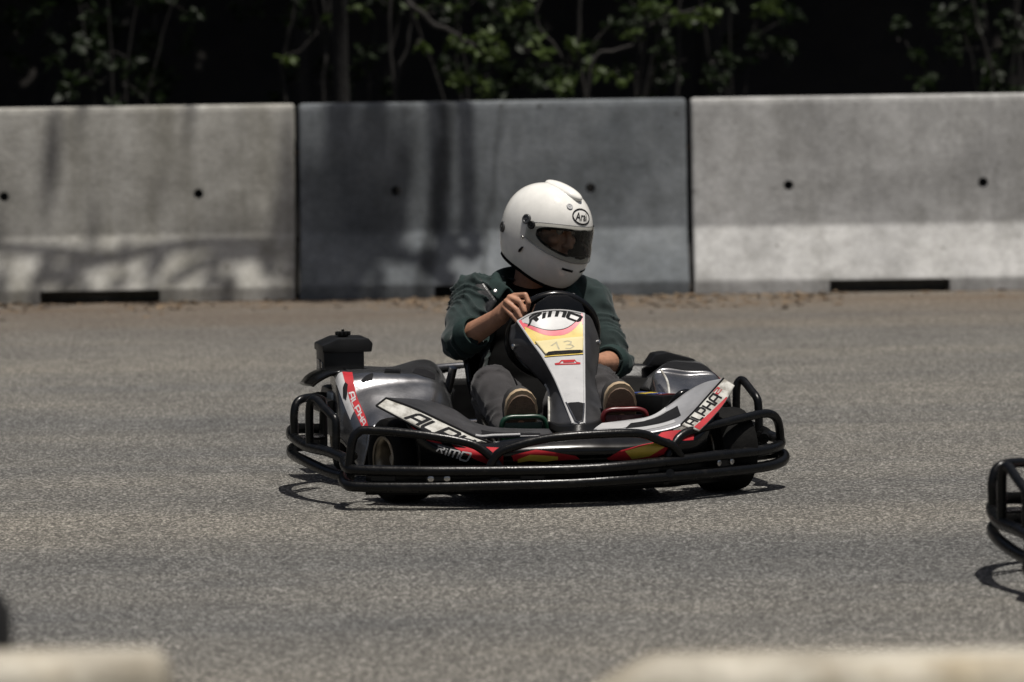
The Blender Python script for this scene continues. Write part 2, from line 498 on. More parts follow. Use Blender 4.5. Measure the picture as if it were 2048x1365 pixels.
conc = [concrete('concrete_stained', (0.275, 0.27, 0.25), (0.40, 0.395, 0.372), (0.56, 0.54, 0.48), 1.3, 0.75),
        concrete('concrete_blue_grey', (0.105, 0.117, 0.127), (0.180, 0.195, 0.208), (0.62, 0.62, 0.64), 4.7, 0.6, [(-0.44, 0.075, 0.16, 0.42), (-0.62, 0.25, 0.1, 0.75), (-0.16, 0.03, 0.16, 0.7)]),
        concrete('concrete_pale', (0.325, 0.326, 0.324), (0.455, 0.455, 0.45), (0.74, 0.73, 0.71), 9.1, 0.75, [(0.52, 0.03, -0.05, 0.88)])]
m_rust = M('joint_rust', (0.10, 0.065, 0.04), 0.9, var=0.4, scale=20)
PITCH = 2.038; CX0 = -0.085; YB = 26.68
labs = {-1: 'stained concrete barrier with streaks, left of the dark one', 0: 'dark blue-grey concrete barrier behind the driver', 1: 'pale clean concrete barrier at the right with two holes',
        -2: 'concrete barrier that continues the row off the left edge', 2: 'concrete barrier that continues the row off the right edge'}
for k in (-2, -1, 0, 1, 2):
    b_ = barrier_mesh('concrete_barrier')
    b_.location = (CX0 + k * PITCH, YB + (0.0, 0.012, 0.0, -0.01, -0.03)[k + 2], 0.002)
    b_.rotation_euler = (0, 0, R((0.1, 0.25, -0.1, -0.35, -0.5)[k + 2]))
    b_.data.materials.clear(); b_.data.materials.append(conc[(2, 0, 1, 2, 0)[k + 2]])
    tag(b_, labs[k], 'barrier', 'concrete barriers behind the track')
    # steel loop that pins this block to its neighbour
    if k < 2:
        MB().add(*tube([(1.0, -0.03, 0.30), (1.032, -0.03, 0.30), (1.032, 0.03, 0.30), (1.0, 0.03, 0.30)], 0.009, 8)).build('coupling_loop', m_rust, b_)
        MB().add(*tube([(1.0, -0.03, 0.75), (1.032, -0.03, 0.75), (1.032, 0.03, 0.75), (1.0, 0.03, 0.75)], 0.009, 8)).build('coupling_loop', m_rust, b_)

# foreground blocks, close to the lens and out of focus
m_cream = concrete('concrete_cream', (0.22, 0.195, 0.15), (0.52, 0.495, 0.43), (0.62, 0.52, 0.36), 13.0, 0.8)
fprof = [(-0.24, 0), (-0.24, 0.06), (-0.13, 0.25), (-0.085, 0.69), (0.085, 0.69), (0.13, 0.25), (0.24, 0.06), (0.24, 0)]
YF = 6.6
fb = barrier_mesh('concrete_block', 1.5, False, fprof, False, 0.028)
fb.data.materials.clear(); fb.data.materials.append(m_cream)
fb.location = (-0.452 - 0.75, YF, 0.002)
tag(fb, 'blurred cream concrete block at the bottom left corner', 'concrete block', 'cream blocks close to the camera')
# right block: its end face slopes back like a ramp
fb2 = barrier_mesh('concrete_block', 1.7, False, fprof, False, 0.028)
for v in fb2.data.vertices:
    if v.co.x < -0.6: v.co.x += 1.5 * (v.co.z - 0.69)
    v.co.z *= 0.967
fb2.data.materials.clear(); fb2.data.materials.append(m_cream)
fb2.location = (0.165 + 0.85, YF + 0.05, 0.002)
tag(fb2, 'blurred cream concrete block with a sloping end, bottom right', 'concrete block', 'cream blocks close to the camera')

# stack of tyres at the left edge
m_tyre = M('tyre_rubber', (0.006, 0.006, 0.006), 0.75, var=0.4, scale=25, bump=0.002, bscale=120, spec=0.35)
def ring_tyre(z, name, label):
    pr = [(-0.085, 0.17), (-0.098, 0.2), (-0.1, 0.25), (-0.088, 0.29), (-0.06, 0.306), (0.06, 0.306), (0.088, 0.29), (0.1, 0.25), (0.098, 0.2), (0.085, 0.17), (0.07, 0.19), (0.05, 0.27), (-0.05, 0.27), (-0.07, 0.19)]
    v, f = lathe([(h * 0.87, r) for h, r in pr], (0, 0, 0), (0, 0, 1), 40, True)
    o = mk(name, v, f, m_tyre); o.location = (-1.035, 7.35, z)
    tag(o, label, 'tyre', 'stacked tyres behind the left block'); return o
for k, lb in enumerate(('lowest black tyre of the stack behind the left block', 'second black tyre from the ground in the left stack', 'third black tyre from the ground in the left stack', 'topmost black tyre of the stack at the left edge')):
    ring_tyre(0.09 + 0.172 * k, 'stacked_tyre', lb)

# ---------------------------------------------------------------- woodland
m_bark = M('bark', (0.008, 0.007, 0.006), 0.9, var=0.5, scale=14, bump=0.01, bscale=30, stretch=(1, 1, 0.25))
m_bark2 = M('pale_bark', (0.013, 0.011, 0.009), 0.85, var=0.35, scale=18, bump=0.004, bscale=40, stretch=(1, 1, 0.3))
def leafmat(name, c, c2):
    m = bpy.data.materials.new(name); m.use_nodes = True
    nt = m.node_tree; N = nt.nodes; L = nt.links; b = N['Principled BSDF']; out = N['Material Output']
    tc = N.new('ShaderNodeTexCoord'); nz = N.new('ShaderNodeTexNoise'); nz.inputs['Scale'].default_value = 5.0; nz.inputs['Detail'].default_value = 4
    L.new(tc.outputs['Object'], nz.inputs['Vector'])
    r = N.new('ShaderNodeValToRGB'); r.color_ramp.elements[0].position = 0.35; r.color_ramp.elements[1].position = 0.66
    r.color_ramp.elements[0].color = (*c, 1); r.color_ramp.elements[1].color = (*c2, 1)
    L.new(nz.outputs['Fac'], r.inputs['Fac']); L.new(r.outputs['Color'], b.inputs['Base Color'])
    b.inputs['Roughness'].default_value = 0.55; b.inputs['Specular IOR Level'].default_value = 0.3
    t = N.new('ShaderNodeBsdfTranslucent'); L.new(r.outputs['Color'], t.inputs['Color'])
    mx = N.new('ShaderNodeMixShader'); mx.inputs[0].default_value = 0.35
    L.new(b.outputs[0], mx.inputs[1]); L.new(t.outputs[0], mx.inputs[2]); L.new(mx.outputs[0], out.inputs['Surface'])
    return m
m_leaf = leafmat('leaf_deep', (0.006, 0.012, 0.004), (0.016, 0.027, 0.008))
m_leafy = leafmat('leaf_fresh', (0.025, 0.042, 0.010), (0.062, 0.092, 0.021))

def leaves(cl, rng, size=(0.10, 0.18), flat=0.6):
    """leaf cloud: each leaf a folded pair of quads; cl = list of (centre, radii, count)"""
    C = []
    for c, rad, n in cl:
        d = rng.standard_normal((n, 3)); d /= np.linalg.norm(d, axis=1)[:, None]
        rr = rng.random(n) ** 0.42
        C.append(np.array(c) + d * rr[:, None] * np.array(rad))
    C = np.concatenate(C); n = len(C)
    a = rng.standard_normal((n, 3)); a[:, 2] = a[:, 2] * flat - 0.25; a /= np.linalg.norm(a, axis=1)[:, None]
    up = rng.standard_normal((n, 3)) * 0.7 + np.array([0, -0.15, 1]); b = np.cross(up, a); b /= np.linalg.norm(b, axis=1)[:, None]
    nn = np.cross(a, b)
    s = rng.uniform(size[0], size[1], n)[:, None]
    p0 = C; p3 = C + a * s; w = 0.33 * s
    m1 = C + a * s * 0.45
    l = m1 + b * w + nn * s * 0.10; r_ = m1 - b * w + nn * s * 0.10
    V = np.stack([p0, l, p3, r_], 1).reshape(-1, 3)
    i = np.arange(n) * 4
    F = np.concatenate([np.stack([i, i + 1, i + 2], 1), np.stack([i, i + 2, i + 3], 1)])
    return V, F

def npmesh(name, V, F, mat, parent):
    me = bpy.data.meshes.new(name)
    me.vertices.add(len(V)); me.vertices.foreach_set('co', np.asarray(V, np.float32).ravel())
    k = F.shape[1]
    me.loops.add(F.size); me.loops.foreach_set('vertex_index', F.astype(np.int32).ravel())
    me.polygons.add(len(F)); me.polygons.foreach_set('loop_start', np.arange(0, F.size, k, dtype=np.int32)); me.polygons.foreach_set('loop_total', np.full(len(F), k, np.int32))
    me.update(calc_edges=True); me.validate()
    me.materials.append(mat)
    o = bpy.data.objects.new(name, me); COL.objects.link(o); o.parent = parent
    return o

def limb(mb, a, b, r0, r1, rng, wob=0.06, n=6, seg=7):
    a, b = np.array(a, float), np.array(b, float); d = np.linalg.norm(b - a)
    P = [a + (b - a) * t + rng.standard_normal(3) * wob * d * math.sin(math.pi * t) * 0.5 for t in np.linspace(0, 1, 4)]
    Q = crom(P, 3); mb.add(*tube(Q, list(np.linspace(r0, r1, len(Q))), seg))

def tree(x, y, h, r, crad, label, seed, ncl=7, nl=700, lean=(0, 0), zbase=0.0, cz=0.72, size=(0.12, 0.22), name='broadleaf_tree'):
    rng = np.random.default_rng(seed)
    t = empty(name, (x, y, zbase))
    tag(t, label, 'tree', 'trees behind the barriers')
    mb = MB()
    top = np.array([lean[0], lean[1], h * 0.8])
    P = [(0, 0, -0.2), (0.04, 0.02, h * 0.2), (lean[0] * 0.4, lean[1] * 0.4, h * 0.45), tuple(top)]
    Q = crom(P, 4); mb.add(*tube(Q, list(np.linspace(r * 1.25, r * 0.35, len(Q))), 10))
    cl = []
    for k in range(ncl):
        a = 2 * math.pi * (k + rng.random() * 0.6) / ncl; d = crad * rng.uniform(0.35, 0.9)
        c = np.array([lean[0] + math.cos(a) * d, lean[1] + math.sin(a) * d, h * (cz + rng.uniform(-0.12, 0.2))])
        st = np.array(Q[int(len(Q) * rng.uniform(0.5, 0.85))])
        limb(mb, st, c, r * 0.38, r * 0.06, rng)
        cl.append((c, (crad * 0.5, crad * 0.5, crad * 0.30), nl))
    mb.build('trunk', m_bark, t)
    V, F = leaves(cl, rng, size)
    npmesh('crown', V, F, m_leaf, t)
    return t

# big trees rooted on the bank whose crowns close over the barriers
spec = [(-7.2, 30.4, 8.0, 0.17, 2.6, (0.3, 0.3), 'tall tree left of the frame behind the barriers'),
        (-3.9, 31.2, 8.5, 0.13, 2.6, (0.2, 0.2), 'tree with slim dark trunk behind the stained barrier'),
        (-1.3, 31.4, 8.5, 0.05, 2.5, (0.2, 0.4), 'thin dark tree trunk behind the barrier joint left of the driver'),
        (1.3, 33.0, 8.5, 0.12, 2.6, (0.2, 0.5), 'dark tree trunk deep in the wood right of the helmet'),
        (4.4, 33.2, 8.5, 0.15, 2.6, (0.2, 0.5), 'tree deep in the wood behind the right frame edge'),
        (7.6, 33.2, 8.5, 0.16, 2.8, (0.0, 0.5), 'tree far right of the pale barrier, off frame'),
        (-5.4, 35.0, 8.5, 0.16, 2.8, (0, 0), 'tree rooted on the bank behind the stained barrier'),
        (-0.2, 35.2, 8.5, 0.16, 2.8, (0, 0), 'tree rooted on the bank behind the dark barrier'),
        (-3.0, 33.2, 7.5, 0.10, 2.4, (-0.2, -0.2), 'thin dark tree behind the stained barrier near the left edge'),
        (-8.8, 33.4, 8.0, 0.14, 2.8, (0, 0), 'tree in the wood far left of the frame'),
        (3.0, 35.4, 8.5, 0.16, 2.8, (0, 0), 'tree rooted on the bank behind the pale barrier')]
for k, (x, y, h, r, cr, ln, lb) in enumerate(spec):
    zb = bank(y)
    tree(x, y, h, r, cr, lb, 40 + k, 8, 700, ln, zb, 0.62, (0.16, 0.30))

# saplings and low boughs seen between the barrier tops and the frame edge
def sapling(name, x, y, stems, sprays, label, seed, mat, size=(0.045, 0.085), bark=None, cat='sapling', group='undergrowth behind the barriers'):
    rng = np.random.default_rng(seed)
    t = empty(name, (x, y, 0)); tag(t, label, cat, group)
    mb = MB()
    for P, r0, r1 in stems:
        Q = crom([np.array(p, float) for p in P], 5)
        Q = [q + rng.standard_normal(3) * 0.006 for q in Q]
        mb.add(*tube(Q, list(np.linspace(r0, r1, len(Q))), 7))
    cl = []
    for c, rad, n in sprays:
        c = np.array(c)
        # each spray hangs from a few twigs
        for _ in range(max(2, n // 45)):
            e = c + rng.standard_normal(3) * np.array(rad) * 0.55
            s0 = c + rng.standard_normal(3) * np.array(rad) * 0.2
            mb.add(*tube(crom([s0, (s0 + e) / 2 + rng.standard_normal(3) * 0.02, e], 3), [0.004, 0.004, 0.003, 0.003, 0.002, 0.002, 0.0015], 5))
            m = max(9, n // 4)
            cl.append((e, np.array(rad) * 0.42, m))
    mb.build('stem', bark or m_bark2, t)
    if cl:
        V, F = leaves(cl, rng, size, 0.9); npmesh('foliage', V, F, mat, t)
    return t

ox, oy = 0.427, 28.00
sapling('maple_sapling', ox, oy,
        [([(0, 0, 0), (0.01, 0, 0.7), (-0.041, 0.00, 1.278), (-0.022, 0.00, 1.688)], 0.014, 0.009),
         ([(0, 0, 0.55), (-0.109, 0.00, 1.170), (-0.273, 0.00, 1.418), (-0.191, 0.00, 1.636)], 0.010, 0.006),
         ([(0, 0, 0.6), (0.027, 0.00, 1.168), (0.219, 0.00, 1.261), (0.410, 0.00, 1.408), (0.656, 0.00, 1.481)], 0.014, 0.007)],
        [((-0.137, 0.00, 1.047), (0.11, 0.12, 0.10), 130), ((-0.082, 0.00, 1.197), (0.12, 0.12, 0.09), 80), ((-0.273, 0.00, 1.254), (0.10, 0.15, 0.08), 60),
         ((0.164, 0.00, 1.106), (0.12, 0.1, 0.035), 50), ((0.437, 0.00, 1.468), (0.17, 0.15, 0.07), 130), ((0.684, 0.00, 1.453), (0.16, 0.15, 0.08), 110),
         ((0.998, 0.00, 1.476), (0.18, 0.15, 0.07), 110), ((0.328, 0.00, 1.327), (0.08, 0.1, 0.05), 24)],
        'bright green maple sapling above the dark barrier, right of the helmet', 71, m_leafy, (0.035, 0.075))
ox, oy = -0.626, 28.60
sapling('maple_sapling', ox, oy,
        [([(0, 0, 0), (0.0, 0, 0.8), (-0.028, 0.00, 1.260), (-0.022, 0.00, 1.707)], 0.012, 0.008),
         ([(0.02, 0, 0.5), (0.000, 0.00, 1.037), (0.070, 0.00, 1.287), (0.126, 0.00, 1.649)], 0.012, 0.007),
         ([(0.056, -0.10, 1.538), (0.168, -0.10, 1.453), (0.302, -0.10, 1.362), (0.419, -0.10, 1.282), (0.517, -0.10, 1.224)], 0.02, 0.006)],
        [((0.559, 0.00, 1.238), (0.13, 0.15, 0.10), 150), ((0.363, 0.00, 1.101), (0.12, 0.15, 0.10), 110), ((0.293, 0.00, 1.325), (0.09, 0.12, 0.06), 50), ((0.628, 0.00, 1.469), (0.11, 0.15, 0.07), 80),
         ((0.140, 0.00, 1.314), (0.05, 0.1, 0.05), 18), ((-0.084, 0.00, 1.527), (0.12, 0.12, 0.05), 50), ((0.223, 0.00, 1.502), (0.10, 0.12, 0.04), 45), ((0.475, 0.00, 1.016), (0.1, 0.1, 0.05), 50)],
        'green maple sapling with a fallen bough above the dark barrier, left of the helmet', 72, m_leafy, (0.035, 0.075))
ox, oy = -1.106, 29.50
sapling('bare_sapling', ox, oy,
        [([(0, 0, 0), (0.043, 0.00, 0.998), (0.063, 0.00, 1.315), (0.029, 0.00, 1.719)], 0.012, 0.008),
         ([(0.05, 0, 0), (0.133, 0.00, 0.997), (0.092, 0.00, 1.372), (0.104, 0.00, 1.718)], 0.010, 0.007),
         ([(-0.1, 0, 0), (-0.187, 0.00, 1.002), (-0.173, 0.00, 1.275), (-0.104, 0.00, 1.519), (-0.081, 0.00, 1.720)], 0.012, 0.006),
         ([(-0.167, 0.00, 1.226), (-0.043, 0.00, 1.294), (0.043, 0.00, 1.431)], 0.008, 0.004)],
        [((-0.173, 0.00, 1.203), (0.04, 0.06, 0.02), 24), ((0.043, 0.00, 1.402), (0.06, 0.08, 0.03), 18), ((0.230, 0.00, 1.500), (0.1, 0.1, 0.05), 24)],
        'bare grey saplings with hardly a leaf behind the barrier joint', 73, m_leafy)
ox, oy = -2.335, 30.50
sapling('hazel_bush', ox, oy,
        [([(0, 0, 0), (-0.030, 0.00, 1.118), (-0.179, 0.00, 1.508), (-0.268, 0.00, 1.807)], 0.014, 0.007),
         ([(0.1, 0, 0), (0.179, 0.00, 1.056), (0.238, 0.00, 1.382), (0.268, 0.00, 1.739)], 0.014, 0.007)],
        [((-0.357, 0.00, 1.487), (0.22, 0.25, 0.11), 170), ((-0.134, 0.00, 1.382), (0.2, 0.25, 0.12), 180), ((0.179, 0.00, 1.145), (0.22, 0.25, 0.11), 170), ((0.208, 0.00, 1.323), (0.18, 0.25, 0.10), 130),
         ((-0.596, 0.00, 1.201), (0.12, 0.2, 0.09), 80), ((0.477, 0.00, 1.230), (0.12, 0.2, 0.08), 60), ((0.089, 0.00, 1.519), (0.15, 0.2, 0.08), 80), ((-0.536, 0.00, 1.453), (0.15, 0.2, 0.1), 70)],
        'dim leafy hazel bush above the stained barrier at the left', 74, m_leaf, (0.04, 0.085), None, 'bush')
ox, oy = 2.815, 30.00
sapling('hazel_bush', ox, oy,
        [([(0, 0, 0), (0.015, 0.00, 0.990), (-0.073, 0.00, 1.372), (-0.103, 0.00, 1.666)], 0.013, 0.007)],
        [((-0.073, 0.00, 1.357), (0.10, 0.2, 0.16), 110), ((0.073, 0.00, 1.048), (0.15, 0.2, 0.12), 160), ((0.015, 0.00, 1.224), (0.12, 0.2, 0.12), 90), ((0.190, 0.00, 1.310), (0.12, 0.2, 0.15), 90)],
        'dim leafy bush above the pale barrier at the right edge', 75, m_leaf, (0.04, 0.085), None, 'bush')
ox, oy = 0.957, 29.00
sapling('young_tree_stem', ox, oy, [([(0, 0, 0), (-0.003, 0.00, 0.978), (0.011, 0.00, 1.261), (0.023, 0.00, 1.742)], 0.011, 0.008)],
        [((0.020, 0.00, 1.416), (0.04, 0.05, 0.03), 12)], 'single thin upright stem behind the joint right of the helmet', 76, m_leafy)

for bx, by, hh, seed, lb, mt in ((-2.25, 29.2, 1.25, 81, 'dim low bush above the stained barrier next to the hazel', m_leaf), (-0.95, 30.2, 1.35, 82, 'dim bush deep in the wood above the left barrier joint', m_leaf),
                                 (-0.15, 29.6, 1.15, 83, 'dim bush above the dark barrier, left of the helmet', m_leaf), (0.62, 29.8, 1.3, 84, 'dim bush behind the bright sapling above the dark barrier', m_leaf),
                                 (-3.15, 29.4, 1.5, 85, 'dim bush above the stained barrier at the left frame edge', m_leaf), (2.85, 29.4, 1.15, 86, 'low dim bush above the pale barrier near the right edge', m_leaf), (1.35, 31.5, 1.5, 87, 'dark bush far back right of the bright sapling', m_leaf)):
    rg = np.random.default_rng(seed)
    stems = [([(0, 0, 0), (a_ * 0.3, 0, hh * 0.5), (a_ * 0.7 + rg.normal() * 0.03, 0.02, hh), (a_ * 1.2 + rg.normal() * 0.06, 0.05, hh + 0.7)], 0.009, 0.003) for a_ in rg.uniform(-0.45, 0.45, 4)]
    spr = [((rg.normal() * 0.32, rg.normal() * 0.25, hh * rg.uniform(0.75, 1.4)), (0.15, 0.15, 0.11), 70) for _ in range(14)]
    sapling('woodland_bush', bx, by, stems, spr, lb, seed, mt, (0.04, 0.085), None, 'bush')

# boughs reaching out over the track edge: they throw the streaky shade on the barriers
def bough(a, pts, r, cl, label, seed):
    rng = np.random.default_rng(seed)
    t = empty('overhanging_tree', a); tag(t, label, 'tree', 'trees behind the barriers')
    mb = MB()
    for P, r0, r1 in pts:
        Q = crom([np.array(p, float) - np.array(a) for p in P], 5); mb.add(*tube(Q, list(np.linspace(r0, r1, len(Q))), 9))
    mb.build('trunk', m_bark, t)
    V, F = leaves([(np.array(c) - np.array(a), q, n) for c, q, n in cl], rng, (0.12, 0.24)); npmesh('crown', V, F, m_leaf, t)
# a barrier point p is shaded by whatever lies along p + s * SUN
def over(x, z, s): p = np.array([x, 26.42, z]) + s * np.array(SUN); return tuple(p)
bough((-0.9, 28.9, 0), [([(-0.9, 28.9, -0.1), (-0.92, 28.7, 2.0), (-0.5, 27.0, 4.6), over(-0.25, 0.95, 5.6), over(-0.42, 0.45, 6.2), over(-0.36, -0.3, 6.8)], 0.045, 0.05),
                        ([(-0.5, 27.0, 4.6), over(-0.1, 1.0, 4.6), over(-0.26, 0.7, 5.0), over(-0.5, 0.3, 5.8)], 0.045, 0.02),
                        ([over(-0.5, 0.5, 7.5), over(-1.4, 1.0, 8.5), over(-2.1, 0.5, 9.0), over(-2.5, -0.1, 9.4)], 0.05, 0.035),
                        ([over(-1.1, 0.8, 8.2), over(-1.5, 0.5, 9.0), over(-1.8, -0.1, 9.4)], 0.05, 0.03),
                        ([over(-2.0, 0.6, 9.0), over(-2.6, 0.9, 9.2), over(-3.1, 0.3, 9.4)], 0.045, 0.03),
                        ([over(-0.25, 0.95, 5.6), over(-0.05, 1.02, 5.0), over(-0.1, 0.85, 5.2)], 0.03, 0.012)], 0.1,
      [(over(-0.8, 0.8, 8.0), (0.34, 0.4, 0.4), 130), (over(-1.5, 0.3, 9.5), (0.5, 0.5, 0.4), 22), (over(-2.2, 0.2, 9.5), (0.5, 0.5, 0.4), 26),
       (over(-2.9, 0.4, 9.0), (0.4, 0.4, 0.4), 16)],
      'tree leaning over the track edge, its boughs shading the dark barrier', 91)

# needles and dry leaves swept against the barrier feet
rng = np.random.default_rng(17)
n = 9000
x = rng.uniform(-9, 9, n); y = 26.36 - np.abs(rng.standard_normal(n)) * 0.55
dr = (np.sin(x * 1.7 + 1.0) + 0.7 * np.sin(x * 4.1 + 2.0) + 0.5 * np.sin(x * 9.3)) / 2.2
y = 26.36 - (26.36 - y) * (0.55 + 0.75 * (dr + 1) / 2)
k = rng.random(n) < np.clip(0.35 + 0.75 * dr, 0.04, 1)
x, y = x[k], y[k]; n = len(x)
a = rng.uniform(0, math.pi, n); ln = rng.uniform(0.010, 0.045, n); wd = rng.uniform(0.002, 0.010, n); hz = rng.uniform(0.002, 0.010, n)
dx, dy = np.cos(a) * ln, np.sin(a) * ln; ex, ey = -np.sin(a) * wd, np.cos(a) * wd
V = np.stack([np.stack([x - dx, y - dy, hz * .4], 1), np.stack([x + ex, y + ey, hz + 0.006], 1), np.stack([x + dx, y + dy, hz * .6], 1), np.stack([x - ex, y - ey, hz], 1)], 1).reshape(-1, 3)
i = np.arange(n) * 4
m_litter = M('dry_leaf', (0.085, 0.055, 0.032), 0.9, var=0.6, scale=3, col2=(0.21, 0.15, 0.09))
lit = npmesh('leaf_litter', V, np.stack([i, i + 1, i + 2, i + 3], 1), m_litter, None)
tag(lit, 'brown dry leaves and needles along the foot of the barriers', 'leaf litter', kind='stuff')


# ---- kart coordinates in metres: x to the driver's left, y to the rear, z up, origin under the front axle
NOSE_TOP = [
 [(-0.062,0.4,0.519),(-0.011,0.405,0.543),(0.048,0.41,0.55),(0.1,0.405,0.548),(0.15,0.39,0.538)],
 [(-0.033,0.325,0.46),(0.007,0.318,0.462),(0.05,0.312,0.465),(0.092,0.312,0.467),(0.134,0.315,0.467)],
 [(-0.01,0.25,0.412),(0.02,0.243,0.412),(0.054,0.238,0.411),(0.086,0.238,0.41),(0.119,0.242,0.409)],
 [(0.008,0.15,0.35),(0.03,0.142,0.35),(0.052,0.135,0.35),(0.076,0.135,0.349),(0.098,0.14,0.348)],
 [(0.013,0.045,0.295),(0.027,0.035,0.295),(0.043,0.03,0.295),(0.059,0.03,0.295),(0.077,0.035,0.294)],
 [(0.017,-0.08,0.23),(0.025,-0.09,0.229),(0.032,-0.1,0.228),(0.04,-0.1,0.23),(0.049,-0.095,0.23)]]
NOSE_SIDE_A = [
 [(-0.072,0.46,0.502),(-0.064,0.43,0.511),(-0.062,0.4,0.519)],
 [(-0.083,0.43,0.447),(-0.057,0.37,0.456),(-0.033,0.325,0.46)],
 [(-0.053,0.37,0.391),(-0.028,0.31,0.406),(-0.01,0.25,0.412)],
 [(0.002,0.27,0.313),(0.006,0.21,0.342),(0.008,0.15,0.35)],
 [(-0.012,0.16,0.278),(-0.005,0.09,0.287),(0.013,0.045,0.295)],
 [(-0.035,0.04,0.227),(-0.016,-0.04,0.22),(0.017,-0.08,0.23)]]
NOSE_SIDE_B = [
 [(0.15,0.39,0.538),(0.175,0.43,0.529),(0.193,0.46,0.51)],
 [(0.134,0.315,0.467),(0.169,0.36,0.463),(0.207,0.43,0.448)],
 [(0.119,0.242,0.409),(0.156,0.3,0.401),(0.191,0.37,0.386)],
 [(0.098,0.14,0.348),(0.129,0.2,0.34),(0.162,0.27,0.331)],
 [(0.077,0.035,0.294),(0.112,0.09,0.29),(0.152,0.16,0.287)],
 [(0.049,-0.095,0.23),(0.095,-0.05,0.229),(0.147,0.04,0.24)]]
NOSE_BASE = [
 [(-0.034,0.04,0.23),(-0.016,-0.04,0.223),(0.028,-0.105,0.232),(0.095,-0.05,0.232),(0.147,0.04,0.243)],
 [(-0.036,0.02,0.208),(-0.022,-0.07,0.2),(0.022,-0.13,0.197),(0.094,-0.08,0.206),(0.146,0.02,0.215)]]
WINGL_FACE = [
 [(-0.565,-0.1,0.327),(-0.483,-0.14,0.296),(-0.398,-0.18,0.254),(-0.313,-0.22,0.212),(-0.258,-0.25,0.191)],
 [(-0.601,-0.13,0.307),(-0.522,-0.17,0.262),(-0.45,-0.21,0.224),(-0.371,-0.24,0.188),(-0.3,-0.27,0.164)]]
WINGL_TOP = [
 [(-0.554,-0.07,0.327),(-0.425,0.02,0.308),(-0.335,0.05,0.278),(-0.278,0.02,0.239),(-0.227,-0.04,0.225),(-0.148,-0.08,0.221),(-0.062,-0.1,0.219)],
 [(-0.561,-0.09,0.328),(-0.454,-0.06,0.301),(-0.354,-0.06,0.264),(-0.29,-0.09,0.229),(-0.235,-0.13,0.217),(-0.154,-0.15,0.213),(-0.063,-0.16,0.211)],
 [(-0.565,-0.1,0.327),(-0.483,-0.14,0.296),(-0.398,-0.18,0.254),(-0.313,-0.22,0.212),(-0.252,-0.22,0.21),(-0.167,-0.22,0.21),(-0.067,-0.22,0.21)]]
WINGR_FACE = [
 [(0.325,-0.22,0.229),(0.376,-0.18,0.266),(0.427,-0.14,0.307),(0.488,-0.1,0.358)],
 [(0.375,-0.25,0.212),(0.419,-0.21,0.241),(0.471,-0.17,0.285),(0.515,-0.13,0.338)]]
WINGR_TOP = [
 [(0.106,-0.1,0.232),(0.184,-0.1,0.239),(0.255,-0.1,0.249),(0.319,-0.06,0.275),(0.391,-0.02,0.315),(0.443,-0.04,0.343),(0.492,-0.08,0.357)],
 [(0.072,-0.15,0.22),(0.158,-0.17,0.224),(0.249,-0.16,0.23),(0.324,-0.13,0.25),(0.384,-0.1,0.286),(0.438,-0.08,0.324),(0.49,-0.09,0.358)],
 [(0.046,-0.2,0.208),(0.131,-0.24,0.204),(0.24,-0.24,0.212),(0.325,-0.22,0.229),(0.376,-0.18,0.266),(0.427,-0.14,0.307),(0.488,-0.1,0.358)]]
FRONT = [
 [(-0.515,-0.16,0.252),(-0.43,-0.2,0.21),(-0.302,-0.24,0.195),(-0.152,-0.26,0.21),(0.001,-0.27,0.212),(0.158,-0.26,0.204),(0.287,-0.24,0.213),(0.387,-0.21,0.211),(0.447,-0.17,0.26)],
 [(-0.487,-0.17,0.188),(-0.422,-0.22,0.168),(-0.31,-0.28,0.162),(-0.162,-0.31,0.166),(-0.01,-0.32,0.167),(0.147,-0.31,0.165),(0.277,-0.28,0.17),(0.364,-0.24,0.176),(0.423,-0.19,0.196)],
 [(-0.482,-0.16,0.114),(-0.419,-0.2,0.101),(-0.303,-0.24,0.097),(-0.155,-0.27,0.102),(-0.003,-0.28,0.102),(0.154,-0.27,0.101),(0.285,-0.24,0.106),(0.362,-0.21,0.112),(0.411,-0.17,0.127)]]
PODL = [
 [(-0.568,0.407,0.056),(-0.546,0.407,0.135),(-0.535,0.417,0.185),(-0.487,0.437,0.208),(-0.351,0.467,0.233),(-0.256,0.507,0.189)],
 [(-0.585,0.478,0.098),(-0.57,0.478,0.185),(-0.536,0.498,0.227),(-0.469,0.508,0.255),(-0.319,0.538,0.271),(-0.242,0.558,0.204)],
 [(-0.6,0.542,0.133),(-0.588,0.562,0.25),(-0.551,0.572,0.288),(-0.465,0.582,0.31),(-0.291,0.602,0.307),(-0.231,0.622,0.224)],
 [(-0.612,0.628,0.142),(-0.604,0.648,0.329),(-0.549,0.658,0.35),(-0.448,0.668,0.352),(-0.286,0.668,0.331),(-0.224,0.688,0.241)],
 [(-0.581,0.92,0.134),(-0.568,0.94,0.327),(-0.509,0.94,0.341),(-0.394,0.96,0.342),(-0.244,0.97,0.361),(-0.17,0.97,0.248)],
 [(-0.539,1.27,0.137),(-0.525,1.27,0.327),(-0.465,1.27,0.332),(-0.331,1.27,0.324),(-0.22,1.27,0.331),(-0.114,1.27,0.241)]]
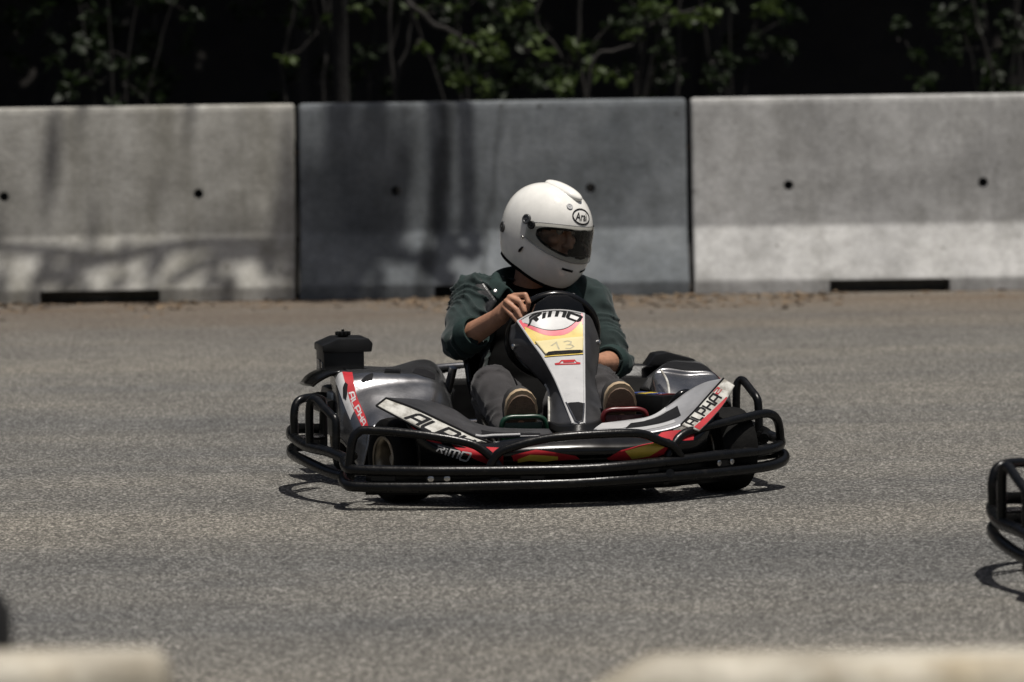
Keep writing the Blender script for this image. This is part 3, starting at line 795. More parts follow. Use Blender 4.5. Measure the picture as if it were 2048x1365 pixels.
PODR = [
 [(0.378,0.44,0.204),(0.444,0.44,0.253),(0.525,0.44,0.267),(0.623,0.44,0.248),(0.637,0.44,0.192),(0.633,0.44,0.088)],
 [(0.387,0.5,0.242),(0.42,0.5,0.294),(0.515,0.5,0.287),(0.629,0.5,0.279),(0.65,0.5,0.203),(0.647,0.5,0.098)],
 [(0.399,0.57,0.261),(0.416,0.57,0.325),(0.514,0.57,0.316),(0.626,0.57,0.308),(0.654,0.57,0.221),(0.656,0.57,0.116)],
 [(0.405,0.66,0.27),(0.455,0.66,0.345),(0.551,0.66,0.342),(0.623,0.66,0.324),(0.659,0.66,0.231),(0.664,0.66,0.133)],
 [(0.486,1.22,0.236),(0.59,1.22,0.313),(0.658,1.22,0.32),(0.726,1.22,0.303),(0.759,1.22,0.203),(0.775,1.22,0.102)]]
LOOP_A = [(-0.698,-0.2,0.131),(-0.687,-0.2,0.205),(-0.669,-0.2,0.233),(-0.633,-0.21,0.24),(-0.475,-0.27,0.225),(-0.351,-0.3,0.201),(-0.307,-0.31,0.179),(-0.278,-0.315,0.152),(-0.252,-0.32,0.118)]
LOOP_B = [(-0.29,-0.32,0.122),(-0.269,-0.325,0.161),(-0.234,-0.33,0.182),(-0.136,-0.34,0.207),(-0.03,-0.35,0.217),(0.126,-0.34,0.219),(0.192,-0.32,0.211),(0.242,-0.3,0.189),(0.283,-0.29,0.172),(0.313,-0.27,0.134)]
LOOP_C = [(0.269,-0.28,0.136),(0.287,-0.27,0.169),(0.336,-0.24,0.206),(0.459,-0.17,0.224),(0.593,-0.07,0.239),(0.647,-0.03,0.239),(0.678,0,0.22),(0.692,0.02,0.184),(0.697,0.03,0.136)]
LOOP_D = [(-0.764,0.16,0.165),(-0.764,0.16,0.262),(-0.76,0.15,0.303),(-0.747,0.13,0.311),(-0.728,0.07,0.287),(-0.713,0.03,0.268),(-0.705,0.01,0.248),(-0.707,0,0.158)]
LOOP_E = [(-0.782,0.36,0.182),(-0.783,0.36,0.248),(-0.772,0.37,0.284),(-0.744,0.39,0.296),(-0.694,0.46,0.291),(-0.674,0.48,0.273),(-0.672,0.49,0.218),(-0.673,0.49,0.132)]
LOOP_F = [(0.646,0.42,0.121),(0.648,0.42,0.273),(0.655,0.42,0.306),(0.668,0.41,0.31),(0.682,0.34,0.278),(0.688,0.31,0.262),(0.691,0.3,0.233),(0.691,0.29,0.13)]
SIDE_U = [(-0.679,-0.1,0.14),(-0.722,0.02,0.157),(-0.769,0.18,0.163),(-0.785,0.36,0.176),(-0.777,0.48,0.181),(-0.747,0.6,0.184),(-0.65,0.72,0.171)]
SIDE_L = [(-0.68,-0.1,0.089),(-0.723,0.02,0.095),(-0.769,0.18,0.114),(-0.783,0.36,0.119),(-0.777,0.48,0.124),(-0.745,0.6,0.126),(-0.65,0.72,0.12)]
RAIL_U = [(-0.659,-0.02,0.147),(-0.695,-0.1,0.137),(-0.698,-0.19,0.125),(-0.654,-0.23,0.121),(-0.48,-0.29,0.118),(-0.318,-0.32,0.116),(-0.138,-0.345,0.115),(-0.016,-0.35,0.115),(0.124,-0.34,0.119),(0.292,-0.28,0.125),(0.453,-0.19,0.129),(0.605,-0.08,0.129),(0.68,0,0.134),(0.707,0.08,0.147),(0.69,0.14,0.155)]
RAIL_L = [(-0.66,-0.02,0.097),(-0.699,-0.1,0.09),(-0.706,-0.19,0.078),(-0.667,-0.23,0.072),(-0.481,-0.29,0.071),(-0.318,-0.32,0.072),(-0.139,-0.345,0.073),(-0.017,-0.35,0.074),(0.124,-0.34,0.078),(0.292,-0.28,0.079),(0.452,-0.19,0.078),(0.604,-0.08,0.078),(0.69,0,0.085),(0.719,0.08,0.1),(0.697,0.14,0.108)]


# ================================================================ the kart
m_tube = M('black_tube', (0.003, 0.003, 0.003), 0.30, var=0.5, scale=30, rvar=0.16, bump=0.0008, bscale=90, spec=0.28, col2=(0.022, 0.020, 0.017), thr=(0.58, 0.80))
m_black = M('black_plastic', (0.006, 0.006, 0.006), 0.42, var=0.3, scale=22, bump=0.0006, bscale=200, spec=0.35)
m_gloss = M('gloss_black', (0.004, 0.004, 0.004), 0.2, var=0.2, scale=18, spec=0.4)
m_grey = M('silver_shell', (0.19, 0.192, 0.20), 0.24, metal=0.85, var=0.22, scale=9, rvar=0.10, spec=0.6, bump=0.0005, bscale=40)
m_grey2 = M('graphite_matt', (0.065, 0.065, 0.068), 0.40, metal=0.5, var=0.25, scale=14, rvar=0.1, spec=0.5, bump=0.0004, bscale=160)
m_wing_sunlit = M('sunlit_wing_shell', (0.42, 0.42, 0.425), 0.38, metal=0.5, var=0.12, scale=12, rvar=0.08, bump=0.0004, bscale=60)  # right wing only: same plastic as the left, sunlight put into the paler colour
m_white = M('white_sticker', (0.40, 0.40, 0.40), 0.30, var=0.06, scale=20, spec=0.4)
m_cream_st = M('worn_white_sticker', (0.20, 0.19, 0.165), 0.55, col2=(0.47, 0.465, 0.43), scale=30, thr=(0.34, 0.56), spec=0.2)
m_red = M('red_sticker', (0.36, 0.020, 0.027), 0.6, var=0.2, scale=18, spec=0.15)
m_rose = M('rose_sticker', (0.52, 0.055, 0.085), 0.32, var=0.12, scale=18, spec=0.5)
m_yel = M('yellow_sticker', (0.50, 0.36, 0.05), 0.35, var=0.12, scale=16)
m_paper = M('yellow_paper', (0.58, 0.50, 0.28), 0.8, var=0.05, scale=14)
m_ink = M('black_print', (0.010, 0.010, 0.011), 0.75, var=0.3, scale=40, spec=0.1)
m_pencil = M('pencil_grey', (0.40, 0.37, 0.27), 0.8, var=0.2, scale=60, spec=0.1)
m_steel = M('bolt_steel', (0.55, 0.54, 0.52), 0.3, metal=1.0, var=0.2, scale=60)
m_rim = M('rim_bronze', (0.30, 0.255, 0.19), 0.36, metal=0.8, var=0.2, scale=30)
m_green = M('green_paint', (0.004, 0.028, 0.014), 0.3, var=0.25, scale=30)
m_redp = M('red_paint', (0.085, 0.007, 0.008), 0.3, var=0.25, scale=30)
m_floor = M('floor_pan', (0.05, 0.05, 0.05), 0.5, metal=0.5, var=0.3, scale=20)
m_blue = M('blue_label', (0.03, 0.05, 0.16), 0.4, var=0.2, scale=50)
m_kart_tyre = M('kart_tyre', (0.006, 0.0058, 0.0055), 0.75, var=0.35, scale=30, bump=0.001, bscale=140, spec=0.1)

KO = (0.15177, 15.72988, 0.0); KA = R(10.5)
kart = empty('racing_kart', KO, KA)
tag(kart, 'black rental kart with grey side pods and number 13 panel, driven across the track', 'kart', 'karts on the track')

def S(P, n=4): return crom(P, n)

# --- chassis: floor tray, rails, axle
mb = MB()
for sx in (-1, 1):
    mb.add(*tube(S([(sx * 0.27, -0.25, 0.065), (sx * 0.30, 0.0, 0.065), (sx * 0.33, 0.4, 0.065), (sx * 0.33, 0.9, 0.075), (sx * 0.30, 1.3, 0.085)]), 0.016, 10))
for y in (-0.2, 0.1, 0.55, 1.0): mb.add(*tube([(-0.31, y, 0.065), (0.31, y, 0.065)], 0.015, 10))
mb.build('chassis_frame', m_tube, kart)
mb = MB().add(*box((0, 0.18, 0.052), (0.58, 0.82, 0.006), 0.002)); mb.build('floor_tray', m_floor, kart)
MB().add(*tube([(-0.5, 1.05, 0.14), (0.5, 1.05, 0.14)], 0.02, 14)).build('rear_axle', m_steel, kart)
mb = MB()
for sx in (-1, 1): mb.add(*tube([(sx * 0.33, 0.02, 0.13), (sx * 0.46, 0.0, 0.13)], 0.016, 10))
mb.add(*tube([(-0.42, 0.06, 0.12), (0.42, 0.06, 0.12)], 0.008, 8))
mb.build('steering_links', m_tube, kart)

# --- wheels
def wheel(c, yaw, rad, wid, name='wheel'):
    """tyre and rim, axis along local x turned by yaw"""
    d = Vector((math.cos(yaw), math.sin(yaw), 0)); h = wid / 2; k = rad
    pr = [(-h * .78, k * .50), (-h * .98, k * .60), (-h, k * .74), (-h * .97, k * .88), (-h * .86, k * .965), (-h * .6, k * .995), (0, k), (h * .6, k * .995), (h * .86, k * .965), (h * .97, k * .88), (h, k * .74), (h * .98, k * .60), (h * .78, k * .50)]
    t = MB().add(*lathe(pr, c, d, 40)).build(name, m_kart_tyre, kart)
    rp = [(-h * 1.0, k * .50), (-h * 1.02, k * .56), (-h * 0.96, k * .57), (-h * .9, k * .50), (-h * .7, k * .45), (-h * .15, k * .42), (-h * .1, k * .16), (h * .1, k * .16), (h * .15, k * .42), (h * .7, k * .45), (h * .9, k * .50), (h * .96, k * .57), (h * 1.02, k * .56), (h, k * .50)]
    MB().add(*lathe(rp, c, d, 36)).build('rim', m_rim, t)
    mb = MB().add(*lathe([(-h * .55, 0.0), (-h * .55, 0.018), (-h * .2, 0.024), (h * .2, 0.024), (h * .55, 0.018), (h * .55, 0.0)], c, d, 14))
    for q in range(3):
        a = 2 * math.pi * q / 3; e1 = d.orthogonal().normalized(); e2 = d.cross(e1); p = Vector(c) + (e1 * math.cos(a) + e2 * math.sin(a)) * 0.036
        mb.add(*lathe([(-h * .28, 0), (-h * .28, .007), (h * .28, .007), (h * .28, 0)], p, d, 8))
    mb.build('hub', m_steel, t)
    return t
wheel((-0.50, 0.0, 0.131), R(16), 0.130, 0.135)
wheel((0.505, 0.0, 0.131), R(14), 0.130, 0.135)
wheel((-0.46, 1.05, 0.14), 0, 0.14, 0.19)
wheel((0.46, 1.05, 0.14), 0, 0.14, 0.19)

# --- bumper
def rod(name, P, r, mat=m_tube, parent=kart, n=5, seg=12): return MB().add(*tube(S(P, n), r, seg)).build(name, mat, parent)
ru = rod('bumper_rail', RAIL_U, 0.0168); rl = rod('bumper_rail', RAIL_L, 0.0168)
for P in (LOOP_A, LOOP_B, LOOP_C): rod('bumper_loop', P, 0.0135)
rod('side_rail', SIDE_U, 0.0165); rod('side_rail', SIDE_L, 0.0165)
SIDE_RU = [(0.66, 0.10, 0.15), (0.70, 0.22, 0.155), (0.70, 0.36, 0.16), (0.69, 0.48, 0.165), (0.64, 0.62, 0.165)]
SIDE_RL = [(x, y, z - 0.05) for x, y, z in SIDE_RU]
rod('side_rail', SIDE_RU, 0.0165); rod('side_rail', SIDE_RL, 0.0165)
for P in (LOOP_D, LOOP_E, LOOP_F): rod('side_loop', P, 0.0130)
mb = MB(); mb.add(*tube([(-0.775, 0.34, 0.175), (-0.672, 0.49, 0.165)], 0.010, 8)); mb.build('side_rung', m_tube, kart)
mb = MB(); mb.add(*tube([(0.69, 0.30, 0.15), (0.695, 0.02, 0.15)], 0.012, 8)); mb.build('side_rung', m_tube, kart)
sk = [p for p in RAIL_L if -0.69 < p[0] < 0.66 and p[1] < -0.05]
panel('bumper_skirt', Patch([[(x * 0.97, y + 0.035, 0.126) for x, y, z in sk], [(x * 0.97, y + 0.028, 0.09) for x, y, z in sk], [(x * 0.97, y + 0.045, 0.042) for x, y, z in sk]], (0, -1, 0)), 60, 6, m_black, kart, 0.006)
# brackets tying the two rails, with pale bolt heads
def onrail(x):
    for a, b in zip(RAIL_U[:-1], RAIL_U[1:]):
        if a[0] <= x <= b[0]:
            t = (x - a[0]) / (b[0] - a[0]); y = a[1] + t * (b[1] - a[1]); z = a[2] + t * (b[2] - a[2]); return y, z, math.atan2(b[1] - a[1], b[0] - a[0])
    return -0.2, 0.12, 0
for x in (-0.60, -0.44, -0.16, 0.20, 0.47):
    y, z, an = onrail(x)
    br = MB().add(*box((x, y + 0.004, z - 0.022), (0.075, 0.012, 0.05), 0.003, Matrix.Rotation(an, 3, 'Z').to_quaternion())).build('bracket', m_black, kart)
    if x in (-0.44, 0.47):
        for e in (-0.024, 0.024):
            p = Vector((x + e, y - 0.004 + e * math.tan(an), z - 0.022))
            MB().add(*lathe([(0, 0.0095), (0.004, 0.0095), (0.006, 0.006), (0.006, 0.0045), (0.003, 0.004), (0.003, 0.0)], p, (math.sin(an), -math.cos(an), 0), 12)).build('bolt', m_steel, br)
mb = MB()
for sx in (-1, 1):
    MB().add(*tube([(sx * 0.27, -0.2, 0.07), (sx * 0.27, -0.31, 0.09)], 0.014, 8)).build('bumper_mount', m_tube, kart)
    MB().add(*tube([(sx * 0.40, 0.05, 0.075), (sx * 0.68, 0.0, 0.11)], 0.012, 8)).build('bumper_mount', m_tube, kart)

# --- nose fairing with the number panel
PN = Patch(NOSE_TOP, (0, -0.6, 0.8)); PA = Patch(NOSE_SIDE_A, (-1, -0.5, 0.2)); PB = Patch(NOSE_SIDE_B, (1, -0.5, 0.2)); PBase = Patch(NOSE_BASE, (0, -1, 0.2))
nose = panel('nose_panel', PN, 20, 40, m_white, kart, 0.005)
nose['label'] = 'white steering fairing panel with number 13'
panel('nose_side', PA, 10, 36, m_grey2, kart, 0.005); panel('nose_side', PB, 10, 36, m_grey2, kart, 0.005)
panel('nose_base', PBase, 16, 6, m_black, kart, 0.005)
V = [PN(0.0, v, 0.001) for v in np.linspace(0, 1, 40)]
MB().add(*tube(V, 0.0032, 6)).build('edge_trim', m_white, nose)
V = [PN(1.0, v, 0.001) for v in np.linspace(0, 1, 40)]
MB().add(*tube(V, 0.0036, 6)).build('edge_trim', m_white, nose)
V = [PN(u, 0, 0.0) for u in np.linspace(0, 1, 20)]
MB().add(*tube(V, 0.0035, 6)).build('edge_trim', m_white, nose)
# pale strip down the lower left corner
V = [tuple(np.array(PA(0.02 + 0.10 * (1 - t), 0.58 + 0.42 * t, 0.002))) for t in np.linspace(0, 1, 12)]
MB().add(*tube(V, 0.0035, 6)).build('edge_trim', m_cream_st, nose)
# U-shaped red band over yellow, pad, slot, small red mark
us = np.linspace(0, 1, 15)
def uband(u): return 0.02 + 0.155 * (1 - abs((u - 0.52) / 0.54) ** 2.6) if u < 0.52 else 0.02 + 0.155 * (1 - abs((u - 0.52) / 0.50) ** 2.6)
lo = [(u, max(0.012, uband(u))) for u in us]; hi = [(u, max(0.0, uband(u) - 0.038)) for u in us]
decal('yellow_print', PN, strip(lo, [(u, 0.24) for u in us]), m_yel, nose, 0.0012)
decal('red_band', PN, strip(hi, lo), m_rose, nose, 0.0016)
decal('red_band', PN, strip([(0.0, 0.0), (0.0, 0.08)], [(0.06, 0.0), (0.035, 0.09)]), m_rose, nose, 0.0019)
decal('red_band', PN, strip([(0.955, 0.0), (0.965, 0.09)], [(1.0, 0.0), (1.0, 0.09)]), m_rose, nose, 0.0019)
decal('black_line', PN, strip([(u, max(0.0, v - 0.005)) for u, v in hi[1:-1]], [(u, max(0.0, v)) for u, v in hi[1:-1]]), m_ink, nose, 0.0021)
q = letters('RiMO', 0.26, 0.13, 0.25)
def arch(p):
    x, y = p; u = 0.13 + 0.80 * x; v0 = 0.068 - 0.03 * math.sin(math.pi * min(1, x * 1.05)); return (u, v0 - 0.045 * y + 0.004)
decal('lettering', PN, [[arch(p) for p in z] for z in q], m_ink, nose, 0.0022, 6)
pad = decal('number_pad', PN, [((0.06, 0.215), (0.99, 0.200), (0.97, 0.345), (0.10, 0.372))], m_paper, nose, 0.006, 6)
pm = pad.modifiers.new('s', 'SOLIDIFY'); pm.thickness = 0.004; pm.offset = -1
decal('number_13', PN, place(letters('13', 0.10, 0.22, 0.08), ((0.33, 0.325), (0.78, 0.313), (0.74, 0.232), (0.30, 0.245))), m_pencil, nose, 0.0066, 8)
decal('slot', PN, strip([(0.12, 0.375), (0.2, 0.352), (0.35, 0.342), (0.65, 0.335), (0.9, 0.335), (0.97, 0.345)], [(0.12, 0.385), (0.25, 0.378), (0.4, 0.370), (0.65, 0.364), (0.85, 0.360), (0.97, 0.352)]), m_ink, nose, 0.0072)
decal('slot_edge', PN, strip([(0.05, 0.388), (0.4, 0.376), (0.98, 0.358)], [(0.05, 0.398), (0.4, 0.385), (0.98, 0.368)]), m_yel, nose, 0.003)
mk_q = stroke([(0.22, 0.462), (0.34, 0.455), (0.42, 0.430), (0.76, 0.424), (0.80, 0.446), (0.9, 0.452)], 0.011) + stroke([(0.22, 0.466), (0.9, 0.456)], 0.010) + stroke([(0.45, 0.444), (0.74, 0.438)], 0.012)
decal('red_mark', PN, mk_q, m_red, nose, 0.0016, 6)
# cut-out at the foot with a light rim
decal('foot_opening', PN, strip([(0.10, 0.835), (0.3, 0.825), (0.7, 0.823), (0.95, 0.833)], [(0.30, 0.975), (0.45, 0.982), (0.7, 0.982), (0.88, 0.975)]), m_ink, nose, 0.0016, 4)
mb = MB()
mb.add(*tube([PN(u, v, 0.003) for u, v in [(0.08, 0.83), (0.20, 0.92), (0.30, 0.975), (0.55, 0.988), (0.86, 0.978), (0.94, 0.92), (0.97, 0.84)]], 0.0026, 6))
mb.build('opening_rim', m_grey, nose)
for p, n in ((PA(0.12, 0.24, 0.0), PA.nrm(0.12, 0.24)), (PB(0.9, 0.22, 0.0), PB.nrm(0.9, 0.22))):
    MB().add(*lathe([(0, 0.009), (0.005, 0.009), (0.008, 0.005), (0.008, 0)], p, n, 12)).build('bolt', m_steel, nose)

# --- front spoiler: wings, sticker faces, dark front
PL = Patch(WINGL_TOP, (-0.2, -0.3, 1)); PLF = Patch(WINGL_FACE, (-0.3, -1, 0.5)); PR = Patch(WINGR_TOP, (0.2, -0.3, 1)); PRF = Patch(WINGR_FACE, (0.3, -1, 0.5)); PF = Patch(FRONT, (0, -1, 0))
wl = panel('front_wing', PL, 40, 14, m_grey2, kart, 0.005); wr = panel('front_wing', PR, 40, 14, m_wing_sunlit, kart, 0.005)
fl = panel('wing_face', PLF, 30, 5, m_cream_st, kart, 0.004); fr = panel('wing_face', PRF, 24, 6, m_cream_st, kart, 0.004)
fl['label'] = 'worn white sticker strip reading ALPHA'; fr['label'] = 'white and red sticker strip reading ALPHA 2'
ff = panel('front_fairing', PF, 48, 14, m_gloss, kart, 0.005)
# left face: lettering, edge line, red lower part
decal('lettering', PLF, place(letters('ALPHA', 0.19, 0.17, 0.10), ((0.24, 0.86), (0.93, 0.93), (0.93, 0.20), (0.27, 0.22))), m_ink, fl, 0.0014, 5)
mb = MB().add(*tube([PLF(u, 0, 0.001) for u in np.linspace(0, 1, 20)], 0.0034, 6)); mb.add(*tube([PLF(u, 1, 0.001) for u in np.linspace(0, 1, 20)], 0.003, 6)); mb.add(*tube([PLF(0, v, 0.001) for v in np.linspace(0, 1, 5)], 0.003, 6)); mb.build('edge_trim', m_ink, fl)
mb = MB().add(*tube([PL(u, 1.0, 0.004) for u in np.linspace(0.50, 0.82, 14)], 0.0045, 8)); mb.build('white_lip', m_white, wl)
decal('slot', PL, strip([(u, 0.55) for u in np.linspace(0.55, 0.93, 9)], [(u, 0.9) for u in np.linspace(0.55, 0.93, 9)]), m_ink, wl, 0.0012)
# right face: black letters on white, red strip below, red 2
decal('lettering', PRF, place(letters('ALPHA', 0.19, 0.17, 0.05), ((0.07, 0.56), (0.74, 0.74), (0.74, 0.16), (0.05, 0.06))), m_ink, fr, 0.0014, 5)
decal('lettering', PRF, place(letters('2', 0.18), ((0.76, 0.40), (0.86, 0.42), (0.86, 0.12), (0.76, 0.10))), m_red, fr, 0.0014, 5)
decal('red_strip', PRF, strip([(0.04, 0.64), (0.3, 0.68), (0.6, 0.78), (0.78, 0.90)], [(0.02, 1.0), (0.3, 1.0), (0.6, 1.0), (0.78, 1.0)]), m_red, fr, 0.0012)
mb = MB().add(*tube([PRF(u, 0, 0.001) for u in np.linspace(0, 1, 20)], 0.0028, 6)); mb.build('edge_trim', m_ink, fr)
decal('slot', PR, strip([(0.20, 0.30), (0.32, 0.24), (0.47, 0.20), (0.56, 0.24)], [(0.18, 0.62), (0.32, 0.58), (0.46, 0.62), (0.545, 0.66)]), m_ink, wr, 0.0012)
decal('white_bar', PR, strip([(0.02, 0.60), (0.17, 0.66), (0.32, 0.62), (0.48, 0.66)], [(0.02, 0.98), (0.17, 0.86), (0.32, 0.80), (0.48, 0.80)]), m_white, wr, 0.0012)
decal('white_bar', PR, strip([(0.0, 0.05), (0.19, 0.10), (0.33, 0.04), (0.48, 0.0)], [(0.0, 0.58), (0.16, 0.60), (0.30, 0.22), (0.47, 0.16)]), m_white, wr, 0.0009)
# prints on the dark front: red and yellow blades, white lettering
decal('lettering', PF, place(letters('RiMO', 0.20, 0.13, 0.15), ((0.115, 0.50), (0.215, 0.68), (0.225, 0.46), (0.12, 0.30))), m_white, ff, 0.0014, 6)
decal('red_print', PF, strip([(0.17, 0.16), (0.225, 0.16), (0.27, 0.22), (0.31, 0.30)], [(0.18, 0.30), (0.235, 0.62), (0.28, 0.78), (0.31, 0.84)]), m_red, ff, 0.0012)
decal('red_print', PF, strip([(0.02, -0.02), (0.07, 0.0), (0.13, 0.02)], [(0.03, 0.06), (0.08, 0.22), (0.14, 0.20)]), m_red, ff, 0.0012)
decal('white_print', PF, strip([(0.225, 0.22), (0.255, 0.26)], [(0.25, 0.40), (0.275, 0.38)]), m_white, ff, 0.0018)
decal('red_print', PF, strip([(0.33, 0.55), (0.39, 0.42), (0.44, 0.52), (0.49, 0.62)], [(0.335, 0.70), (0.39, 0.72), (0.44, 0.72), (0.50, 0.70)]), m_red, ff, 0.0012)
decal('yellow_print', PF, strip([(0.345, 0.66), (0.375, 0.55), (0.41, 0.58), (0.445, 0.62)], [(0.345, 0.74), (0.375, 0.70), (0.41, 0.74), (0.445, 0.70)]), m_yel, ff, 0.0018)
decal('red_print', PF, strip([(0.565, 0.70), (0.60, 0.50), (0.66, 0.36), (0.76, 0.28)], [(0.57, 0.74), (0.61, 0.76), (0.68, 0.78), (0.77, 0.62)]), m_red, ff, 0.0012)
decal('yellow_print', PF, strip([(0.61, 0.52), (0.66, 0.42), (0.72, 0.30)], [(0.63, 0.74), (0.68, 0.70), (0.74, 0.46)]), m_yel, ff, 0.0018)
decal('red_print', PF, strip([(0.72, 0.02), (0.79, -0.02), (0.85, 0.02)], [(0.70, 0.18), (0.79, 0.36), (0.86, 0.40)]), m_red, ff, 0.0012)

# --- side pods
PPL = Patch(PODL, (-0.3, 0, 1)); PPR = Patch(PODR, (0.3, 0, 1))
pl_ = panel('side_pod', PPL, 40, 48, m_grey, kart, 0.005); pr_ = panel('side_pod', PPR, 40, 40, m_grey, kart, 0.005)
pl_['label'] = 'glossy grey side pod with red and white stripe beside the engine'
# red and white stripe down the outer edge with lettering
decal('white_stripe', PPL, strip([(0.19, v) for v in np.linspace(0.30, 0.62, 10)], [(0.30, v) for v in np.linspace(0.30, 0.62, 10)]), m_white, pl_, 0.0012)
decal('red_stripe', PPL, strip([(0.295, v) for v in np.linspace(0.05, 0.62, 14)], [(0.395, v) for v in np.linspace(0.05, 0.62, 14)]), m_red, pl_, 0.0016)
decal('lettering', PPL, place(letters('ALPHA', 0.20, 0.17), ((0.308, 0.44), (0.308, 0.13), (0.375, 0.13), (0.375, 0.44))), m_white, pl_, 0.0022, 5)
decal('emblem', PPL, strip([(0.21, 0.46), (0.25, 0.50), (0.30, 0.52)], [(0.24, 0.42), (0.28, 0.44), (0.325, 0.50)]), m_ink, pl_, 0.0026)
# slots moulded in the top
def lump(P, quad, h, mat, name, parent):
    mb = MB()
    c = [P(*p, -0.004) for p in quad]; t = [P(*bil([quad[0], quad[1], quad[2], quad[3]], 0.08 + 0.84 * a, 0.08 + 0.84 * b), h) for a, b in ((0, 0), (1, 0), (1, 1), (0, 1))]
    mb.add(c + t, [(4, 5, 6, 7), (0, 1, 5, 4), (1, 2, 6, 5), (2, 3, 7, 6), (3, 0, 4, 7)])
    return mb.build(name, mat, parent, False)
decal('hook_slot', PPL, strip([(0.455, 0.500), (0.50, 0.545), (0.535, 0.570)], [(0.475, 0.480), (0.54, 0.488), (0.545, 0.560)]), m_ink, pl_, 0.0012)
lump(PPL, [(0.60, 0.575), (0.67, 0.570), (0.67, 0.625), (0.60, 0.625)], 0.008, m_black, 'vent_block', pl_)
decal('vent_plate', PPL, [((0.608, 0.592), (0.662, 0.588), (0.660, 0.612), (0.610, 0.616))], m_grey, pl_, 0.0095)
decal('hook_slot', PPL, strip([(0.71, 0.60), (0.75, 0.55), (0.80, 0.54)], [(0.72, 0.66), (0.76, 0.66), (0.81, 0.64)]), m_ink, pl_, 0.0012)
decal('dark_hollow', PPR, strip([(0.22, 0.66), (0.34, 0.64), (0.48, 0.64), (0.58, 0.68)], [(0.24, 0.86), (0.36, 0.90), (0.48, 0.90), (0.57, 0.84)]), m_ink, pr_, 0.0014)
decal('red_stripe', PPR, strip([(0.60, v) for v in np.linspace(0.45, 0.78, 8)], [(0.66, v) for v in np.linspace(0.45, 0.78, 8)]), m_red, pr_, 0.0014)
decal('white_stripe', PPR, strip([(0.66, v) for v in np.linspace(0.45, 0.78, 8)], [(0.74, v) for v in np.linspace(0.45, 0.78, 8)]), m_white, pr_, 0.0014)

# --- rear fairing across the back
mb = MB(); sec = []
for x in np.linspace(-0.34, 0.74, 13):
    e = (abs((x - 0.04) / 0.70)) ** 4
    zt = 0.315 - 0.03 * e + (0.02 if 0.58 < x < 0.72 else 0); y0 = 1.33 - 0.10 * e
    sec.append([(x, y0, 0.10), (x, y0 - 0.01, zt - 0.05), (x, y0 + 0.03, zt), (x, y0 + 0.16, zt - 0.02), (x, y0 + 0.19, zt - 0.08), (x, y0 + 0.17, 0.10)])
V = [p for s_ in sec for p in s_]; n = 6; F = [(i * n + k, i * n + (k + 1) % n, (i + 1) * n + (k + 1) % n, (i + 1) * n + k) for i in range(len(sec) - 1) for k in range(n)]
F += [tuple(range(n))[::-1], tuple((len(sec) - 1) * n + k for k in range(n))]
rf = mk('rear_fairing', V, F, m_black, kart); mdb = rf.modifiers.new('b', 'BEVEL'); mdb.width = 0.012; mdb.segments = 2
MB().add(*prism([(-0.09, 0), (0.09, 0), (0.07, 0.02), (-0.02, 0.045), (-0.06, 0.04)], ((0.62, 1.22, 0.305), (1, 0, 0), (0, 0, 1)), -0.10, 0.006)).build('rear_block', m_black, kart)
rod('rear_bar', [(-0.30, 1.28, 0.30), (-0.1, 1.36, 0.312), (0.2, 1.38, 0.31), (0.5, 1.34, 0.30)], 0.013, m_grey)

# --- engine beside the seat: air box, cap, finned cylinder, exhaust guard
eng = MB()
eng.add(*box((-0.47, 1.05, 0.20), (0.22, 0.26, 0.16), 0.02)); eng.add(*box((-0.50, 0.96, 0.25), (0.12, 0.1, 0.10), 0.012))
eng = eng.build('engine_block', m_black, kart)
for k in range(9): MB().add(*box((-0.555, 0.80 + 0.012 * k, 0.235), (0.09, 0.004, 0.085), 0.001)).build('cooling_fin', m_steel, eng)
ab = MB()
pf = [(-0.085, -0.055), (0.062, -0.055), (0.062, 0.028), (0.078, 0.030), (0.070, 0.052), (0.058, 0.060), (-0.030, 0.060), (-0.085, 0.036)]
ab.add(*prism([(-0.083, -0.065), (0.050, -0.065), (0.050, 0.03), (-0.083, 0.03)], ((-0.515, 0.96, 0.385), (1, 0, 0), (0, 0, 1)), -0.17, 0.006))
air = ab.build('air_box', m_black, kart)
# lid: six-sided hood with chamfers
lidv = []; L_ = [(-0.086, 0.026), (-0.086, 0.028), (-0.040, 0.058), (0.058, 0.060), (0.074, 0.050), (0.078, 0.022)]
mbx = MB().add(*prism([(-0.088, 0.012), (0.074, 0.012), (0.078, 0.040), (0.064, 0.056), (-0.035, 0.058), (-0.088, 0.036)], ((-0.515, 0.95, 0.385), (1, 0, 0), (0, 0, 1)), -0.19, 0.006))
mbx.build('air_box_lid', m_black, air)
capm = MB().add(*lathe([(0, 0.0), (0, 0.012), (0.004, 0.019), (0.014, 0.022), (0.018, 0.022), (0.018, 0.005), (0.025, 0.005), (0.025, 0)], (-0.522, 1.04, 0.442), (0, 0, 1), 18))
for k in range(10):
    a = 2 * math.pi * k / 10; capm.add(*box((-0.522 + 0.0225 * math.cos(a), 1.04 + 0.0225 * math.sin(a), 0.454), (0.006, 0.006, 0.012), 0.001))
capm.build('filler_cap', m_black, air)
for c_, q_ in (((-0.600, 0.99, 0.345), (0.004, 0.03, 0.04)), ((-0.600, 1.06, 0.355), (0.004, 0.06, 0.03))): MB().add(*box(c_, q_, 0.001)).build('side_label', m_grey, air)
